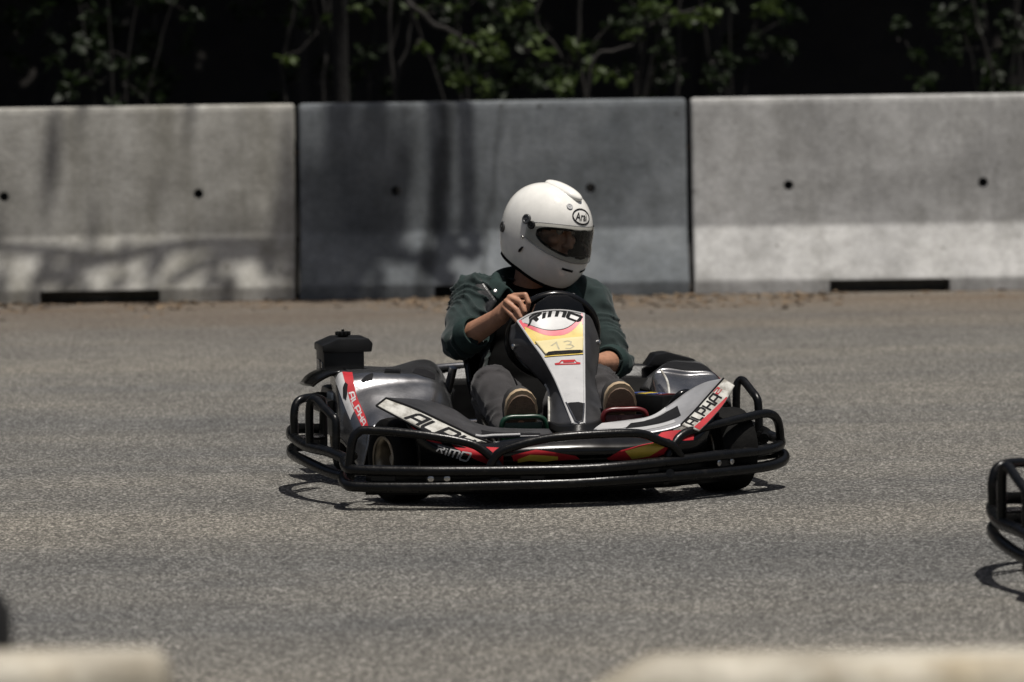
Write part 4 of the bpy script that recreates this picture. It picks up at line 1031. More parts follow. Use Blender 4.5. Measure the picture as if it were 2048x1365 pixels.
# exhaust guard that bows out beside the pod
G = [[(-0.555, 0.72, 0.352), (-0.60, 0.72, 0.352), (-0.645, 0.74, 0.33), (-0.668, 0.78, 0.305)], [(-0.56, 0.80, 0.36), (-0.61, 0.80, 0.357), (-0.655, 0.82, 0.335), (-0.68, 0.86, 0.305)], [(-0.56, 0.94, 0.352), (-0.61, 0.94, 0.35), (-0.655, 0.95, 0.33), (-0.678, 0.97, 0.30)]]
panel('exhaust_guard', Patch(G, (-0.5, 0, 1)), 14, 14, m_gloss, kart, 0.01)
rod('exhaust_pipe', [(-0.56, 0.95, 0.24), (-0.63, 0.90, 0.25), (-0.645, 0.78, 0.25), (-0.62, 0.66, 0.24)], 0.026, m_black)

# --- battery box with coloured label on the driver's left
rot = Matrix.Rotation(R(-58), 3, 'Z').to_quaternion()
bt = MB().add(*box((0.335, 0.24, 0.24), (0.17, 0.075, 0.10), 0.006, rot)).build('battery_box', m_black, kart)
lab = [((0.0), m_blue), (0.25, m_red), (0.5, m_yel), (0.75, m_blue)]
ax = rot @ Vector((1, 0, 0)); ay = rot @ Vector((0, 1, 0)); c0 = Vector((0.335, 0.24, 0.2915))
for k in range(4):
    for j in range(2):
        p = c0 + ax * (-0.06 + 0.04 * k) + ay * (-0.016 + 0.032 * j)
        MB().add(*box(p, (0.034, 0.026, 0.002), 0.0005, rot)).build('label_square', (m_blue, m_redp, m_yel, m_blue, m_blue, m_yel, m_redp, m_blue)[(k * 2 + j * 3) % 8], bt)
rod('cable', [(0.42, 0.5, 0.345), (0.43, 0.45, 0.31), (0.42, 0.38, 0.26), (0.39, 0.30, 0.20)], 0.004, m_cream_st)
rod('fuel_hose', [(0.36, 0.14, 0.25), (0.40, 0.12, 0.295), (0.44, 0.16, 0.29), (0.45, 0.25, 0.24)], 0.012, m_gloss)

# --- pedals
def pedal(xa, xb, y, z, mat, name):
    r_ = MB().add(*tube(S([(xa, y + 0.01, z - 0.09), (xa, y, z - 0.02), (xa + 0.02 * (1 if xb > xa else -1), y, z), ((xa + xb) / 2, y, z + 0.002), (xb - 0.02 * (1 if xb > xa else -1), y, z), (xb, y, z - 0.02), (xb, y + 0.01, z - 0.09)], 5), 0.0085, 10)).build(name, mat, kart)
    MB().add(*box(((xa + xb) / 2, y + 0.006, z - 0.045), (abs(xb - xa) - 0.02, 0.006, 0.06), 0.002)).build('pedal_plate', mat, r_)
pedal(-0.192, -0.055, -0.012, 0.248, m_green, 'throttle_pedal'); pedal(0.125, 0.262, -0.012, 0.262, m_redp, 'brake_pedal')

# --- seat: bucket shell
rows = []
sx0 = 0.06
for (y, z, w, h) in [(0.42, 0.145, 0.20, 0.035), (0.50, 0.10, 0.205, 0.09), (0.62, 0.085, 0.21, 0.15), (0.76, 0.10, 0.215, 0.20), (0.88, 0.17, 0.22, 0.19), (0.96, 0.28, 0.215, 0.13), (1.01, 0.38, 0.19, 0.06), (1.03, 0.44, 0.15, 0.01)]:
    back = max(0, (y - 0.7)) * 0.8
    rows.append([(sx0 + w * math.copysign(abs(a) ** 0.7, a), y - h * 0.55 * abs(a) ** 3 * (1 if y > .8 else 0), z + h * abs(a) ** 3.2) for a in (-1.0, -0.92, -0.7, -0.35, 0, 0.35, 0.7, 0.92, 1.0)])
seat = panel('seat', Patch(rows, (0, -0.5, 1)), 40, 40, m_gloss, kart, 0.008)
MB().add(*tube([rows[j][0] for j in range(len(rows))], 0.009, 8)).build('seat_rim', m_gloss, seat)
MB().add(*tube([rows[j][-1] for j in range(len(rows))], 0.009, 8)).build('seat_rim', m_gloss, seat)
rod('seat_strut', [(-0.20, 0.80, 0.35), (-0.22, 0.83, 0.25), (-0.26, 0.86, 0.10)], 0.014, m_steel)

# --- steering wheel
SC = Vector((0.078, 0.545, 0.462)); SU = Vector((0, -0.38, 0.925)); SX = Vector((1, 0, 0)); SR = 0.142
sw = MB().add(*tube([SC + SR * (math.cos(a) * SX + math.sin(a) * SU) for a in np.linspace(0, 2 * math.pi, 48, endpoint=False)], 0.0145, 12, True)).build('steering_wheel', m_gloss, kart)
mb = MB()
for a in (R(25), R(155), R(270)): mb.add(*tube([SC, SC + (SR) * (math.cos(a) * SX + math.sin(a) * SU)], 0.010, 8))
mb.add(*lathe([(-0.012, 0), (-0.012, 0.04), (0.012, 0.04), (0.012, 0)], SC, SX.cross(SU), 16))
mb.build('spokes', m_black, sw)
rod('steering_column', [tuple(SC), (0.07, 0.36, 0.36), (0.05, 0.12, 0.20), (0.04, 0.02, 0.12)], 0.012, m_steel)
MB().add(*prism([(-0.10, 0.0), (0.10, 0.0), (0.075, 0.062), (0.03, 0.088), (-0.03, 0.088), (-0.075, 0.062)], ((0.075, 0.44, 0.505), (1, 0, 0), (0, 0.15, 1)), 0.03, 0.008)).build('dash_cowl', m_gloss, kart)


# ================================================================ the driver (same local frame as the kart)
m_skin = M('skin', (0.36, 0.185, 0.115), 0.5, var=0.16, scale=35, bump=0.0006, bscale=220, spec=0.4)
m_jacket = M('green_jacket', (0.013, 0.024, 0.023), 0.85, var=0.22, scale=16, bump=0.0010, bscale=420, spec=0.2, sheen=0.15)
m_cuff = M('jacket_rib', (0.016, 0.030, 0.028), 0.85, var=0.2, scale=60, bump=0.001, bscale=300, spec=0.2)
m_shirt = M('black_shirt', (0.003, 0.003, 0.003), 0.9, var=0.3, scale=30, spec=0.08)
m_jean = M('charcoal_trousers', (0.034, 0.032, 0.033), 0.85, var=0.3, scale=14, bump=0.001, bscale=300, spec=0.2, sheen=0.1)
m_sole = M('gum_sole', (0.115, 0.072, 0.045), 0.7, var=0.25, scale=50, bump=0.0015, bscale=160)
m_welt = M('shoe_welt', (0.36, 0.27, 0.17), 0.65, var=0.15, scale=40)
m_shoe = M('dark_shoe', (0.02, 0.019, 0.018), 0.7, var=0.3, scale=40)
m_helm = M('helmet_white', (0.72, 0.71, 0.67), 0.10, var=0.05, scale=30, spec=0.5, rvar=0.05)
m_leather = M('black_leather', (0.02, 0.02, 0.02), 0.35, var=0.4, scale=40, bump=0.001, bscale=180)

def cap(a, b, ra, rb, seg=18, flat=(1, 1, 1)):
    """closed tapered capsule"""
    a = np.array(a, float); b = np.array(b, float); d = b - a; L = np.linalg.norm(d); d = d / (L + 1e-9)
    pr = []
    for t in np.linspace(-90, 0, 6): pr.append((ra * math.sin(R(t)), max(1e-4, ra * math.cos(R(t)))))
    for k in range(1, 4): t = k / 4; pr.append((L * t, ra + (rb - ra) * t))
    for t in np.linspace(0, 90, 6): pr.append((L + rb * math.sin(R(t)), max(1e-4, rb * math.cos(R(t)))))
    V, F = lathe(pr, a, d, seg)
    n = len(pr)
    F = F + [tuple(range(seg))[::-1], tuple((n - 1) * seg + k for k in range(seg))]
    return V, F

def ell(c, r, rot=None, seg=24):
    bm = bmesh.new(); bmesh.ops.create_uvsphere(bm, u_segments=seg, v_segments=seg // 2, radius=1.0)
    mt = (rot.to_4x4() if rot is not None else Matrix()) @ Matrix.Diagonal((*r, 1))
    bm.transform(Matrix.Translation(c) @ mt); bm.verts.index_update()
    V = [v.co.copy() for v in bm.verts]; F = [tuple(v.index for v in f.verts) for f in bm.faces]; bm.free(); return V, F

def fuse(name, mb, mat, parent, vox, smooth=4, fac=0.5, keep=None):
    """merge overlapping solids into one continuous skin"""
    o = mb.build(name, mat, parent, True)
    r = o.modifiers.new('r', 'REMESH'); r.mode = 'VOXEL'; r.voxel_size = vox; r.use_smooth_shade = True
    if smooth:
        s = o.modifiers.new('s', 'SMOOTH'); s.factor = fac; s.iterations = smooth
    bake(o)
    if not o.data.materials: o.data.materials.append(mat)
    o.data.polygons.foreach_set('use_smooth', [True] * len(o.data.polygons))
    return o

def chain(mb, pts, grow=0.0):
    for (a, ra), (b, rb) in zip(pts[:-1], pts[1:]): mb.add(*cap(a, b, ra + grow, rb + grow))

# joints in kart-local metres
SHR = (-0.105, 0.92, 0.565); ELR = (-0.188, 0.76, 0.432); WRR = (-0.088, 0.585, 0.522)
SHL = (0.275, 0.93, 0.545); ELL = (0.330, 0.79, 0.352); WRL = (0.238, 0.63, 0.362)
HIPR = (-0.03, 0.78, 0.19); KNR = (-0.150, 0.37, 0.318); ANR = (-0.128, 0.13, 0.185)
HIPL = (0.15, 0.78, 0.19); KNL = (0.182, 0.37, 0.310); ANL = (0.190, 0.13, 0.195)
NECK = (0.085, 0.95, 0.60); HC = Vector((0.135, 0.90, 0.783))

# helmet and head share one orientation: turned to the driver's left and nodded forward
fwd = Vector((0.645, -0.764, 0.0)).normalized(); up = Vector((0, 0, 1)); lf = up.cross(fwd)
HM = Matrix((fwd, lf, up)).transposed()          # columns: forward, left, up
HM = HM @ Matrix.Rotation(R(14), 3, 'Y')         # nod
HM = HM @ Matrix.Rotation(R(-4), 3, 'X')         # lean
def hp(x, y, z): return HC + HM @ Vector((x, y, z))

# ---- body: one continuous skin (torso, limbs, neck, head, hands)
body = MB()
tor = [((0.06, 0.80, 0.19), (0.17, 0.14, 0.12)), ((0.065, 0.87, 0.31), (0.155, 0.105, 0.14)), ((0.075, 0.93, 0.45), (0.170, 0.105, 0.14)), ((0.085, 0.95, 0.53), (0.165, 0.085, 0.075))]
for c, r in tor: body.add(*ell(c, r))
chain(body, [(SHR, 0.060), (ELR, 0.044), (WRR, 0.029)]); chain(body, [(SHL, 0.060), (ELL, 0.044), (WRL, 0.029)])
chain(body, [((0.02, 0.95, 0.56), 0.05), (SHR, 0.062)]); chain(body, [((0.15, 0.95, 0.56), 0.05), (SHL, 0.062)])
chain(body, [(HIPR, 0.088), (KNR, 0.056), (ANR, 0.040)]); chain(body, [(HIPL, 0.088), (KNL, 0.056), (ANL, 0.040)])
chain(body, [(NECK, 0.058), (hp(-0.02, 0, -0.09), 0.056)])
# head
body.add(*ell(hp(-0.015, 0, 0.045), (0.096, 0.077, 0.092), HM)); body.add(*ell(hp(0.030, 0, -0.030), (0.058, 0.062, 0.072), HM)); body.add(*cap(hp(0.0, 0, -0.05), hp(0.055, 0, -0.092), 0.045, 0.026))
body.add(*cap(hp(0.082, 0, 0.020), hp(0.103, 0, -0.026), 0.008, 0.013)); body.add(*ell(hp(0.093, 0.012, -0.030), (0.010, 0.008, 0.007), HM)); body.add(*ell(hp(0.093, -0.012, -0.030), (0.010, 0.008, 0.007), HM))
body.add(*cap(hp(0.074, 0.042, 0.032), hp(0.083, 0.012, 0.034), 0.009, 0.010)); body.add(*cap(hp(0.074, -0.042, 0.032), hp(0.083, -0.012, 0.034), 0.009, 0.010))
body.add(*cap(hp(0.080, -0.020, -0.060), hp(0.080, 0.020, -0.060), 0.007, 0.007)); body.add(*cap(hp(0.077, -0.017, -0.070), hp(0.077, 0.017, -0.070), 0.008, 0.008))
body.add(*ell(hp(0.062, 0.045, -0.018), (0.022, 0.020, 0.018), HM)); body.add(*ell(hp(0.062, -0.045, -0.018), (0.022, 0.020, 0.018), HM))
for s_ in (-1, 1): body.add(*ell(hp(-0.012, s_ * 0.078, 0.0), (0.020, 0.010, 0.031), HM))
# right hand: palm behind the rim, knuckles on top, fingers curled over to the front
body.add(*cap(WRR, (-0.062, 0.548, 0.556), 0.030, 0.027)); body.add(*cap((-0.078, 0.556, 0.535), (-0.050, 0.530, 0.583), 0.022, 0.017)); body.add(*cap((-0.080, 0.552, 0.532), (-0.066, 0.528, 0.572), 0.020, 0.016))
def finger(pts, r): chain(body, [(p, q) for p, q in zip(pts, r)])
finger([(-0.048, 0.528, 0.592), (-0.018, 0.492, 0.596), (-0.010, 0.480, 0.572), (-0.013, 0.492, 0.548)], [0.0100, 0.0092, 0.0086, 0.0076])
finger([(-0.062, 0.526, 0.588), (-0.036, 0.490, 0.574), (-0.024, 0.476, 0.545), (-0.022, 0.490, 0.530)], [0.0102, 0.0094, 0.0086, 0.0076])
finger([(-0.074, 0.526, 0.575), (-0.050, 0.490, 0.552), (-0.036, 0.478, 0.526), (-0.032, 0.492, 0.513)], [0.0098, 0.0090, 0.0082, 0.0074])
finger([(-0.080, 0.530, 0.556), (-0.060, 0.496, 0.532), (-0.046, 0.484, 0.512), (-0.040, 0.496, 0.502)], [0.0088, 0.0080, 0.0074, 0.0066])
finger([(-0.062, 0.560, 0.545), (-0.030, 0.545, 0.566), (0.004, 0.520, 0.568), (0.030, 0.510, 0.570)], [0.015, 0.0120, 0.0105, 0.0090])
# left hand low on the far side of the rim
body.add(*cap(WRL, (0.205, 0.595, 0.375), 0.030, 0.027)); body.add(*cap((0.215, 0.60, 0.36), (0.205, 0.575, 0.405), 0.022, 0.018))
for k in range(4):
    z = 0.412 - 0.020 * k; y = 0.560 + 0.008 * k
    finger([(0.215, y + 0.01, z), (0.214, y - 0.028, z + 0.002), (0.196, y - 0.042, z - 0.004), (0.180, y - 0.030, z - 0.006)], [0.0098, 0.0092, 0.0084, 0.0074])
finger([(0.205, 0.605, 0.385), (0.190, 0.602, 0.412), (0.178, 0.582, 0.430), (0.168, 0.570, 0.442)], [0.013, 0.0108, 0.0094, 0.008])
for an, kn, sx in ((ANR, KNR, 0), (ANL, KNL, 0)): body.add(*cap(an, (an[0], an[1] - 0.09, an[2] + 0.05), 0.036, 0.03))
person = fuse('person', body, m_skin, None, 0.0031, 2)
person.location = KO; person.rotation_euler = (0, 0, KA)
tag(person, 'driver in white full-face helmet and dark green jacket, seated in the kart and looking left', 'person')
# eyes
m_eye = M('eye_white', (0.25, 0.23, 0.21), 0.25, var=0.03); m_iris = M('iris', (0.03, 0.02, 0.012), 0.2)
for s_ in (-1, 1):
    e = MB().add(*ell(hp(0.073, s_ * 0.030, 0.014), (0.0118, 0.0118, 0.0118), HM)).build('eye', m_eye, person)
    MB().add(*ell(hp(0.0812, s_ * 0.030, 0.014), (0.004, 0.0058, 0.0058), HM)).build('iris', m_iris, e)
    MB().add(*cap(hp(0.086, s_ * 0.012, 0.043), hp(0.076, s_ * 0.050, 0.042), 0.0045, 0.003)).build('eyebrow', m_iris, person)

# ---- clothes
sh = MB()
for c, r in tor: sh.add(*ell(c, tuple(q + 0.006 for q in r)))
chain(sh, [((0.02, 0.95, 0.555), 0.056), (SHR, 0.064)]); chain(sh, [((0.15, 0.95, 0.555), 0.056), (SHL, 0.064)])
fuse('shirt', sh, m_shirt, person, 0.007, 4)

def rumple(o, segs, amp, freq, seed=0.0):
    """push cloth in and out in rings that wander round a limb"""
    me = o.data
    co = np.empty(len(me.vertices) * 3); me.vertices.foreach_get('co', co); co = co.reshape(-1, 3)
    no = np.empty(len(me.vertices) * 3); me.vertices.foreach_get('normal', no); no = no.reshape(-1, 3)
    S_ = [(np.array(a, float), np.array(b, float), f, am) for a, b, f, am in segs]
    for i in range(len(co)):
        p = co[i]; best = None
        for a, b, f, am in S_:
            d = b - a; L = np.linalg.norm(d); t = (p - a) @ d / (L * L); tc = min(max(t, 0), 1)
            dist = np.linalg.norm(p - a - d * tc)
            if best is None or dist < best[0]: best = (dist, tc * L, f, am)
        w = mnoise.noise(Vector(p * freq) + Vector((seed, 0, 0)))
        w2 = mnoise.noise(Vector(p * freq * 0.6) + Vector((0, seed, 3)))
        ph = best[1] * best[2] * 0.55 + w * 7.0 + seed
        k = (1 - abs(math.sin(ph))) ** 2 * 1.6 - 0.4            # sharp creases between soft swells
        env = min(1.0, max(0.0, 0.55 + 1.6 * w2))
        k2 = mnoise.noise(Vector(p * 26) + Vector((seed * 3, 1, 2)))
        co[i] = p + no[i] * (amp * best[3] * k * env + amp * 0.7 * k2)
    me.vertices.foreach_set('co', co.ravel()); me.update()

jk = MB()
for c, r in tor[:3]: jk.add(*ell(c, tuple(q + 0.016 for q in r)))
jk.add(*ell(tor[3][0], (0.175, 0.098, 0.082)))
chain(jk, [((0.02, 0.95, 0.555), 0.068), (SHR, 0.076)]); chain(jk, [((0.15, 0.95, 0.555), 0.068), (SHL, 0.076)])
v3 = lambda a, b, t: tuple(np.array(a) * (1 - t) + np.array(b) * t)
chain(jk, [(SHR, 0.078), (v3(SHR, ELR, 0.5), 0.066), (ELR, 0.059), (v3(ELR, WRR, 0.22), 0.052)])
chain(jk, [(SHL, 0.078), (v3(SHL, ELL, 0.5), 0.064), (ELL, 0.058), (v3(ELL, WRL, 0.16), 0.054)])
jacket = fuse('jacket', jk, m_jacket, person, 0.0055, 4)
# open the front in a V between the lapels
bm = bmesh.new(); bm.from_mesh(jacket.data)
vb1 = Vector((-0.12, 0.80, 0.22)); vb2 = Vector((0.20, 0.80, 0.22)); pl1 = Vector((-0.005, 0.86, 0.63)); pl2 = Vector((0.185, 0.86, 0.62))
n1 = (pl1 - vb1).cross(Vector((0, 1, 0))).normalized(); n2 = (pl2 - vb2).cross(Vector((0, 1, 0))).normalized()
for nn_, vb_ in ((n1, vb1), (n2, vb2)): bmesh.ops.bisect_plane(bm, geom=bm.verts[:] + bm.edges[:] + bm.faces[:], plane_co=vb_, plane_no=nn_)
s1 = 1 if n1.dot(Vector((0.09, 0.86, 0.55)) - vb1) > 0 else -1; s2 = 1 if n2.dot(Vector((0.09, 0.86, 0.55)) - vb2) > 0 else -1
kill = [f for f in bm.faces if (lambda c: n1.dot(c - vb1) * s1 > 0 and n2.dot(c - vb2) * s2 > 0 and c.y < 0.93 and -0.13 < c.x < 0.22)(f.calc_center_median())]
bmesh.ops.delete(bm, geom=kill, context='FACES')
bm.to_mesh(jacket.data); bm.free()
rumple(jacket, [(SHR, ELR, 150, 1.0), (ELR, WRR, 190, 1.2), (SHL, ELL, 150, 1.0), (ELL, WRL, 190, 1.2), ((0.06, 0.85, 0.2), (0.085, 0.95, 0.55), 50, 0.5)], 0.011, 9, 1.7)
sm_ = jacket.modifiers.new('s', 'SMOOTH'); sm_.factor = 0.5; sm_.iterations = 2
# cuffs rolled at mid forearm
for a, b, t in ((ELR, WRR, 0.34), (ELL, WRL, 0.28)):
    p0 = v3(a, b, t - 0.12); p1 = v3(a, b, t + 0.10); d = np.array(p1) - np.array(p0); L = np.linalg.norm(d)
    MB().add(*lathe([(0, 0.050), (0, 0.059), (L * .3, 0.0605), (L * .8, 0.057), (L, 0.053), (L, 0.047), (L * .6, 0.046)], p0, d, 28)).build('cuff', m_cuff, jacket)
# collar and lapels: a folded strip round the neck
cl = [(-0.005, 0.845, 0.600), (-0.035, 0.875, 0.628), (-0.030, 0.93, 0.650), (0.02, 0.995, 0.660), (0.085, 1.015, 0.662), (0.15, 0.995, 0.650), (0.205, 0.93, 0.628), (0.205, 0.875, 0.600), (0.17, 0.845, 0.580)]
inn = [(0.03, 0.835, 0.545), (-0.002, 0.875, 0.590), (0.005, 0.93, 0.610), (0.035, 0.975, 0.625), (0.085, 0.985, 0.630), (0.135, 0.975, 0.62), (0.17, 0.93, 0.595), (0.17, 0.875, 0.565), (0.135, 0.835, 0.530)]
outr = [(-0.045, 0.835, 0.560), (-0.080, 0.875, 0.600), (-0.065, 0.95, 0.610), (0.0, 1.03, 0.605), (0.085, 1.055, 0.600), (0.17, 1.03, 0.60), (0.235, 0.95, 0.59), (0.25, 0.875, 0.570), (0.215, 0.835, 0.540)]
panel('collar', Patch([inn, cl, outr], (0, 0, 1)), 48, 12, m_cuff, jacket, 0.006)
for p in ((-0.052, 0.838, 0.590), (0.205, 0.838, 0.572)):
    MB().add(*lathe([(0, 0.0065), (0.003, 0.006), (0.004, 0.003), (0.003, 0)], p, (-0.1, -0.9, 0.5), 12)).build('snap_button', m_steel, jacket)
# black leather yoke over the right shoulder
G = [[(-0.050, 0.82, 0.560), (-0.075, 0.815, 0.520), (-0.085, 0.81, 0.480)], [(-0.085, 0.86, 0.618), (-0.115, 0.85, 0.588), (-0.130, 0.835, 0.545)], [(-0.10, 0.93, 0.650), (-0.14, 0.92, 0.628), (-0.165, 0.90, 0.595)]]
panel('shoulder_strap', Patch(G, (-0.5, -0.8, 0.6)), 10, 14, m_leather, jacket, 0.004)

tr = MB()
tr.add(*ell((0.06, 0.80, 0.175), (0.178, 0.15, 0.115)))
for h, k, a in ((HIPR, KNR, ANR), (HIPL, KNL, ANL)):
    chain(tr, [(h, 0.098), (v3(h, k, 0.55), 0.082), (k, 0.068), (v3(k, a, 0.45), 0.062), (v3(k, a, 0.92), 0.058)])
trs = fuse('trousers', tr, m_jean, person, 0.006, 4)
rumple(trs, [(HIPR, KNR, 60, 0.8), (KNR, ANR, 85, 1.1), (HIPL, KNL, 60, 0.8), (KNL, ANL, 85, 1.1)], 0.008, 7, 4.2)

# shoes standing on their heels, soles towards the front
def shoe(heel, toe, w, name):
    heel = Vector(heel); toe = Vector(toe); ax = (toe - heel); L = ax.length; ax.normalize()
    side = Vector((1, 0, 0)); side = (side - ax * side.dot(ax)).normalized(); nrm_ = side.cross(ax)
    if nrm_.y > 0: nrm_ = -nrm_
    prof = [(0.0, 0.30), (0.03, 0.36), (0.12, 0.40), (0.30, 0.38), (0.45, 0.40), (0.62, 0.47), (0.76, 0.50), (0.88, 0.44), (0.95, 0.32), (0.99, 0.16), (1.0, 0.0)]
    out = [(t * L, q * w) for t, q in prof] + [(t * L, -q * w) for t, q in prof[-2::-1]]
    out[0] = (0, 0.30 * w)
    def rings(levels):
        V = []; n = len(out)
        for s_, hgt in levels:
            for (a, b) in out: V.append(heel + ax * (L / 2 + (a - L / 2) * s_) + side * b * s_ + nrm_ * hgt)
        F = [(i * n + k, i * n + (k + 1) % n, (i + 1) * n + (k + 1) % n, (i + 1) * n + k) for i in range(len(levels) - 1) for k in range(n)]
        F += [tuple(range(n)), tuple((len(levels) - 1) * n + k for k in range(n))[::-1]]
        return V, F
    s0 = MB().add(*rings([(0.985, -0.050), (1.0, -0.03), (0.99, -0.004), (0.95, 0.0)])).build(name, m_shoe, person)
    MB().add(*rings([(1.0, -0.004), (1.035, -0.002), (1.04, 0.012), (1.03, 0.016)])).build('welt', m_welt, s0)
    so = MB().add(*rings([(0.90, 0.0155), (0.93, 0.017), (0.91, 0.021)])).build('sole', m_sole, s0)
    up_ = MB()
    up_.add(*cap(heel + ax * 0.05 - nrm_ * 0.055, heel + ax * (L * 0.80) - nrm_ * 0.030, w * 0.42, w * 0.38)); up_.add(*cap(heel + ax * 0.05 - nrm_ * 0.05, heel + ax * 0.06 - nrm_ * 0.12, w * 0.42, w * 0.42))
    fuse('upper', up_, m_shoe, s0, 0.006, 3)
shoe((-0.122, 0.075, 0.075), (-0.128, 0.008, 0.332), 0.100, 'shoe'); shoe((0.200, 0.075, 0.085), (0.180, 0.008, 0.345), 0.100, 'shoe')

# ---- helmet
def hs(az, el, off=0.0):
    """point on the shell: az from straight ahead (positive to the left), el up"""
    a, e = R(az), R(el)
    dx, dy, dz = math.cos(e) * math.cos(a), math.cos(e) * math.sin(a), math.sin(e)
    fx = 0.150 if dx > 0 else 0.158
    chin = max(0.0, -dz - 0.05) * max(0.0, dx)          # chin bar juts forward
    fz = 0.152 if dz > 0 else 0.185
    k = (abs(dx / fx) ** 2.2 + abs(dy / 0.128) ** 2.2 + abs(dz / fz) ** 2.2) ** (-1 / 2.2)
    k *= 1 + 0.30 * chin
    return np.array((dx * (k + off), dy * (k + off), dz * (k + off)))
NA, NE = 180, 110
def cut_z(x): return -0.112 - 0.070 * min(max((x + 0.10) / 0.24, 0), 1)
def port_tb(az): q = (az / 66) ** 2; return 13.0 - 2.5 * q, -19.5 + 11.0 * q
def in_port(az, el):
    # eye port: wider than tall, corners rounded, drops a little at the sides
    t, b = port_tb(az)
    return abs(az) < 66 and (abs(az) / 66) ** 5.0 + (abs(el - (t + b) / 2) / ((t - b) / 2)) ** 3.0 < 1.0
V = []; idx = {}; F = []
els = np.linspace(-72, 90, NE); azs = np.linspace(-180, 180, NA, endpoint=False)
P_ = [[hs(a, e) for a in azs] for e in els]
for j in range(NE - 1):
    for i in range(NA):
        k = (i + 1) % NA; c = (P_[j][i] + P_[j + 1][k]) / 2
        ac = azs[i] + 1.0; ec = (els[j] + els[j + 1]) / 2
        if in_port(ac, ec): continue
        if c[2] < cut_z(c[0]): continue
        q = []
        for (jj, ii) in ((j, i), (j, k), (j + 1, k), (j + 1, i)):
            if (jj, ii) not in idx: idx[(jj, ii)] = len(V); V.append(hp(*P_[jj][ii]))
            q.append(idx[(jj, ii)])
        F.append(tuple(q))
helmet = mk('helmet', V, F, m_helm, person)
helmet['label'] = 'glossy white full-face helmet with clear visor'
md = helmet.modifiers.new('s', 'SOLIDIFY'); md.thickness = 0.006; md.offset = -1
# lining
V = []; F = []; n = 60; m_ = 30
for e in np.linspace(-60, 90, m_):
    for a in np.linspace(-180, 180, n, endpoint=False): V.append(hp(*(hs(a, e) * 0.93)))
for j in range(m_ - 1):
    for i in range(n):
        a = -180 + 360 * (i + .5) / n; e = -60 + 150 * (j + .5) / (m_ - 1); c = hs(a, e) * 0.93
        if (abs(a) / 62) ** 4 + (abs(e + 3) / 14) ** 4 < 1.1 or c[2] < cut_z(c[0]) + 0.005: continue
        F.append((j * n + i, j * n + (i + 1) % n, (j + 1) * n + (i + 1) % n, (j + 1) * n + i))
mk('lining', V, F, m_shirt, helmet)
# gasket round the eye port
ring = []
for t in np.linspace(0, 2 * math.pi, 80, endpoint=False):
    c, s_ = math.cos(t), math.sin(t)
    az = 66 * math.copysign(abs(c) ** 0.4, c); tt_, bb_ = port_tb(az); el = (tt_ + bb_) / 2 + (tt_ - bb_) / 2 * math.copysign(abs(s_) ** (2 / 3.0), s_); ring.append(hp(*hs(az, el, -0.001)))
MB().add(*tube(ring, 0.0042, 8, True)).build('gasket', m_shirt, helmet)
# bottom edge trim
ring = []
for a in np.linspace(-180, 180, 90, endpoint=False):
    lo_, hi_ = -85.0, 0.0
    for _ in range(24):
        mid_ = (lo_ + hi_) / 2; c = hs(a, mid_)
        if c[2] < cut_z(c[0]): lo_ = mid_
        else: hi_ = mid_
    ring.append(hp(*hs(a, hi_, -0.002)))
MB().add(*tube(ring, 0.0075, 8, True)).build('base_trim', m_shirt, helmet)
# visor: clear shell just outside the shell
def glassmat():
    m = bpy.data.materials.new('clear_visor'); m.use_nodes = True
    nt = m.node_tree; N = nt.nodes; L = nt.links; N.remove(N['Principled BSDF'])
    tr_ = N.new('ShaderNodeBsdfTransparent'); tr_.inputs['Color'].default_value = (0.84, 0.84, 0.82, 1)
    gl = N.new('ShaderNodeBsdfGlossy'); gl.inputs['Roughness'].default_value = 0.06
    fr_ = N.new('ShaderNodeFresnel'); fr_.inputs['IOR'].default_value = 1.45
    nz = N.new('ShaderNodeTexNoise'); nz.inputs['Scale'].default_value = 30
    mr = N.new('ShaderNodeMapRange'); mr.inputs['To Min'].default_value = 0.04; mr.inputs['To Max'].default_value = 0.1
    L.new(nz.outputs['Fac'], mr.inputs['Value']); L.new(mr.outputs['Result'], gl.inputs['Roughness'])
    mx = N.new('ShaderNodeMixShader'); L.new(fr_.outputs[0], mx.inputs[0]); L.new(tr_.outputs[0], mx.inputs[1]); L.new(gl.outputs[0], mx.inputs[2])
    L.new(mx.outputs[0], N['Material Output'].inputs['Surface']); return m
V = []; F = []; n = 60; m_ = 24
def vis(u, v):
    az = -84 + 168 * u
    t = 18 - 7 * abs(az / 84) ** 3; b = -24 + 14 * abs(az / 84) ** 2.0
    return az, b + (t - b) * v
for j in range(m_ + 1):
    for i in range(n + 1): V.append(hp(*hs(*vis(i / n, j / m_), 0.004)))
for j in range(m_):
    for i in range(n): F.append((j * (n + 1) + i, j * (n + 1) + i + 1, (j + 1) * (n + 1) + i + 1, (j + 1) * (n + 1) + i))
mk('visor', V, F, glassmat(), helmet)
edge = [hp(*hs(*vis(i / n, 1), 0.004)) for i in range(n + 1)]
MB().add(*tube(edge, 0.0012, 6)).build('visor_edge', m_grey, helmet)
edge = [hp(*hs(*vis(i / n, 0), 0.004)) for i in range(n + 1)]
MB().add(*tube(edge, 0.0014, 6)).build('visor_edge', m_grey, helmet)
def hn(az, el):
    e = 1.0; a = hs(az + e, el) - hs(az - e, el); b = hs(az, el + e) - hs(az, el - e); n_ = np.cross(a, b); n_ /= np.linalg.norm(n_); p = hs(az, el)
    return HM @ Vector(n_ if n_ @ p > 0 else -n_)
def disc(az, el, r, h, mat, name, prof=None):
    p = hp(*hs(az, el, 0.0)); n_ = hn(az, el)
    prof = prof or [(-0.004, r), (h * .6, r), (h, r * 0.88), (h, r * 0.62), (h * .7, r * 0.55), (h * .7, r * .25), (h * 1.1, r * .2), (h * 1.1, 0)]
    return MB().add(*lathe(prof, p, n_, 20)).build(name, mat, helmet)
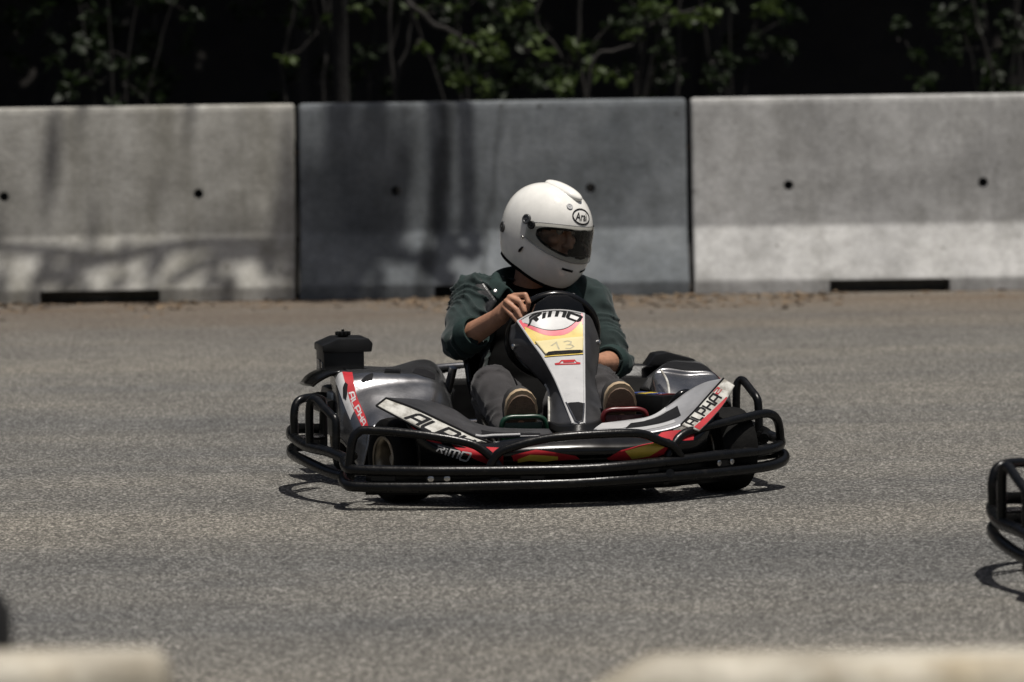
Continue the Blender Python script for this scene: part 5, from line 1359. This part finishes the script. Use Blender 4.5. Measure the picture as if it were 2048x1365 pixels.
m_pivot = M('pivot_grey', (0.10, 0.10, 0.10), 0.35, metal=0.6, var=0.3, scale=60)
for s_ in (-1, 1):
    disc(s_ * 88, 15, 0.0165, 0.006, m_pivot, 'visor_pivot'); disc(s_ * 77, 9, 0.0135, 0.008, m_black, 'visor_latch')
    disc(s_ * 88, -12, 0.006, 0.003, m_steel, 'screw')
    disc(s_ * 135, -8, 0.018, 0.005, m_pivot, 'rear_vent')
disc(-25, 42, 0.011, 0.003, m_white, 'top_vent')
# crown duct: low streamlined hump
MB().add(*ell(hp(*(hs(0, 78) * 0.93)), (0.078, 0.036, 0.021), HM @ Matrix.Rotation(R(8), 3, 'Y'), 32)).build('crown_duct', m_helm, helmet)
# chin vents and side latch
class HPatch:
    """az/el window of the shell used like a patch (u, v in 0..1)"""
    def __init__(s, a0, a1, e0, e1): s.w = (a0, a1, e0, e1)
    def ae(s, u, v): a0, a1, e0, e1 = s.w; return a0 + (a1 - a0) * u, e0 + (e1 - e0) * v
    def nrm(s, u, v): return np.array(hn(*s.ae(u, v)))
    def __call__(s, u, v, off=0.0): return np.array(hp(*hs(*s.ae(u, v), off)))
HW = HPatch(-60, 60, -60, 60)
def hw(az, el): return ((az + 60) / 120, (el + 60) / 120)
for s_ in (-1, 1):
    decal('chin_vent', HW, [(hw(s_ * 7, -34.5), hw(s_ * 24, -33.0), hw(s_ * 24, -30.6), hw(s_ * 7, -32.0))], m_ink, helmet, 0.0012)
mb = MB().add(*tube([hp(*hs(-84, -24, 0.003)), hp(*hs(-88, -29, 0.005)), hp(*hs(-90, -32, 0.004))], [0.003, 0.0045, 0.003], 8)); mb.build('chin_strap_tab', m_ink, helmet)
# brow emblem: black oval with lettering
ov = [hw(-4 + 17 * math.cos(t), 30.5 + 9.4 * math.sin(t)) for t in np.linspace(0, 2 * math.pi, 40, endpoint=False)]
decal('emblem_ring', HW, stroke(ov, 0.017, True), m_ink, helmet, 0.0012)
tv, tt = font_tris('Arai', 0.3)
decal_v = [HW(*hw(-17.2 + 24.0 * x, 25.6 + 10.0 * y), 0.0014) for x, y in tv]
mk('emblem_lettering', decal_v, tt, m_ink, helmet, False)


# ================================================================ a second kart entering at the right edge
kart2 = copy_tree(kart)
kart2.location = (2.01, 12.95, 0.0); kart2.rotation_euler = (0, 0, R(-4))
tag(kart2, 'second kart cut off by the right frame edge, only its black bumper corner showing', 'kart', 'karts on the track')
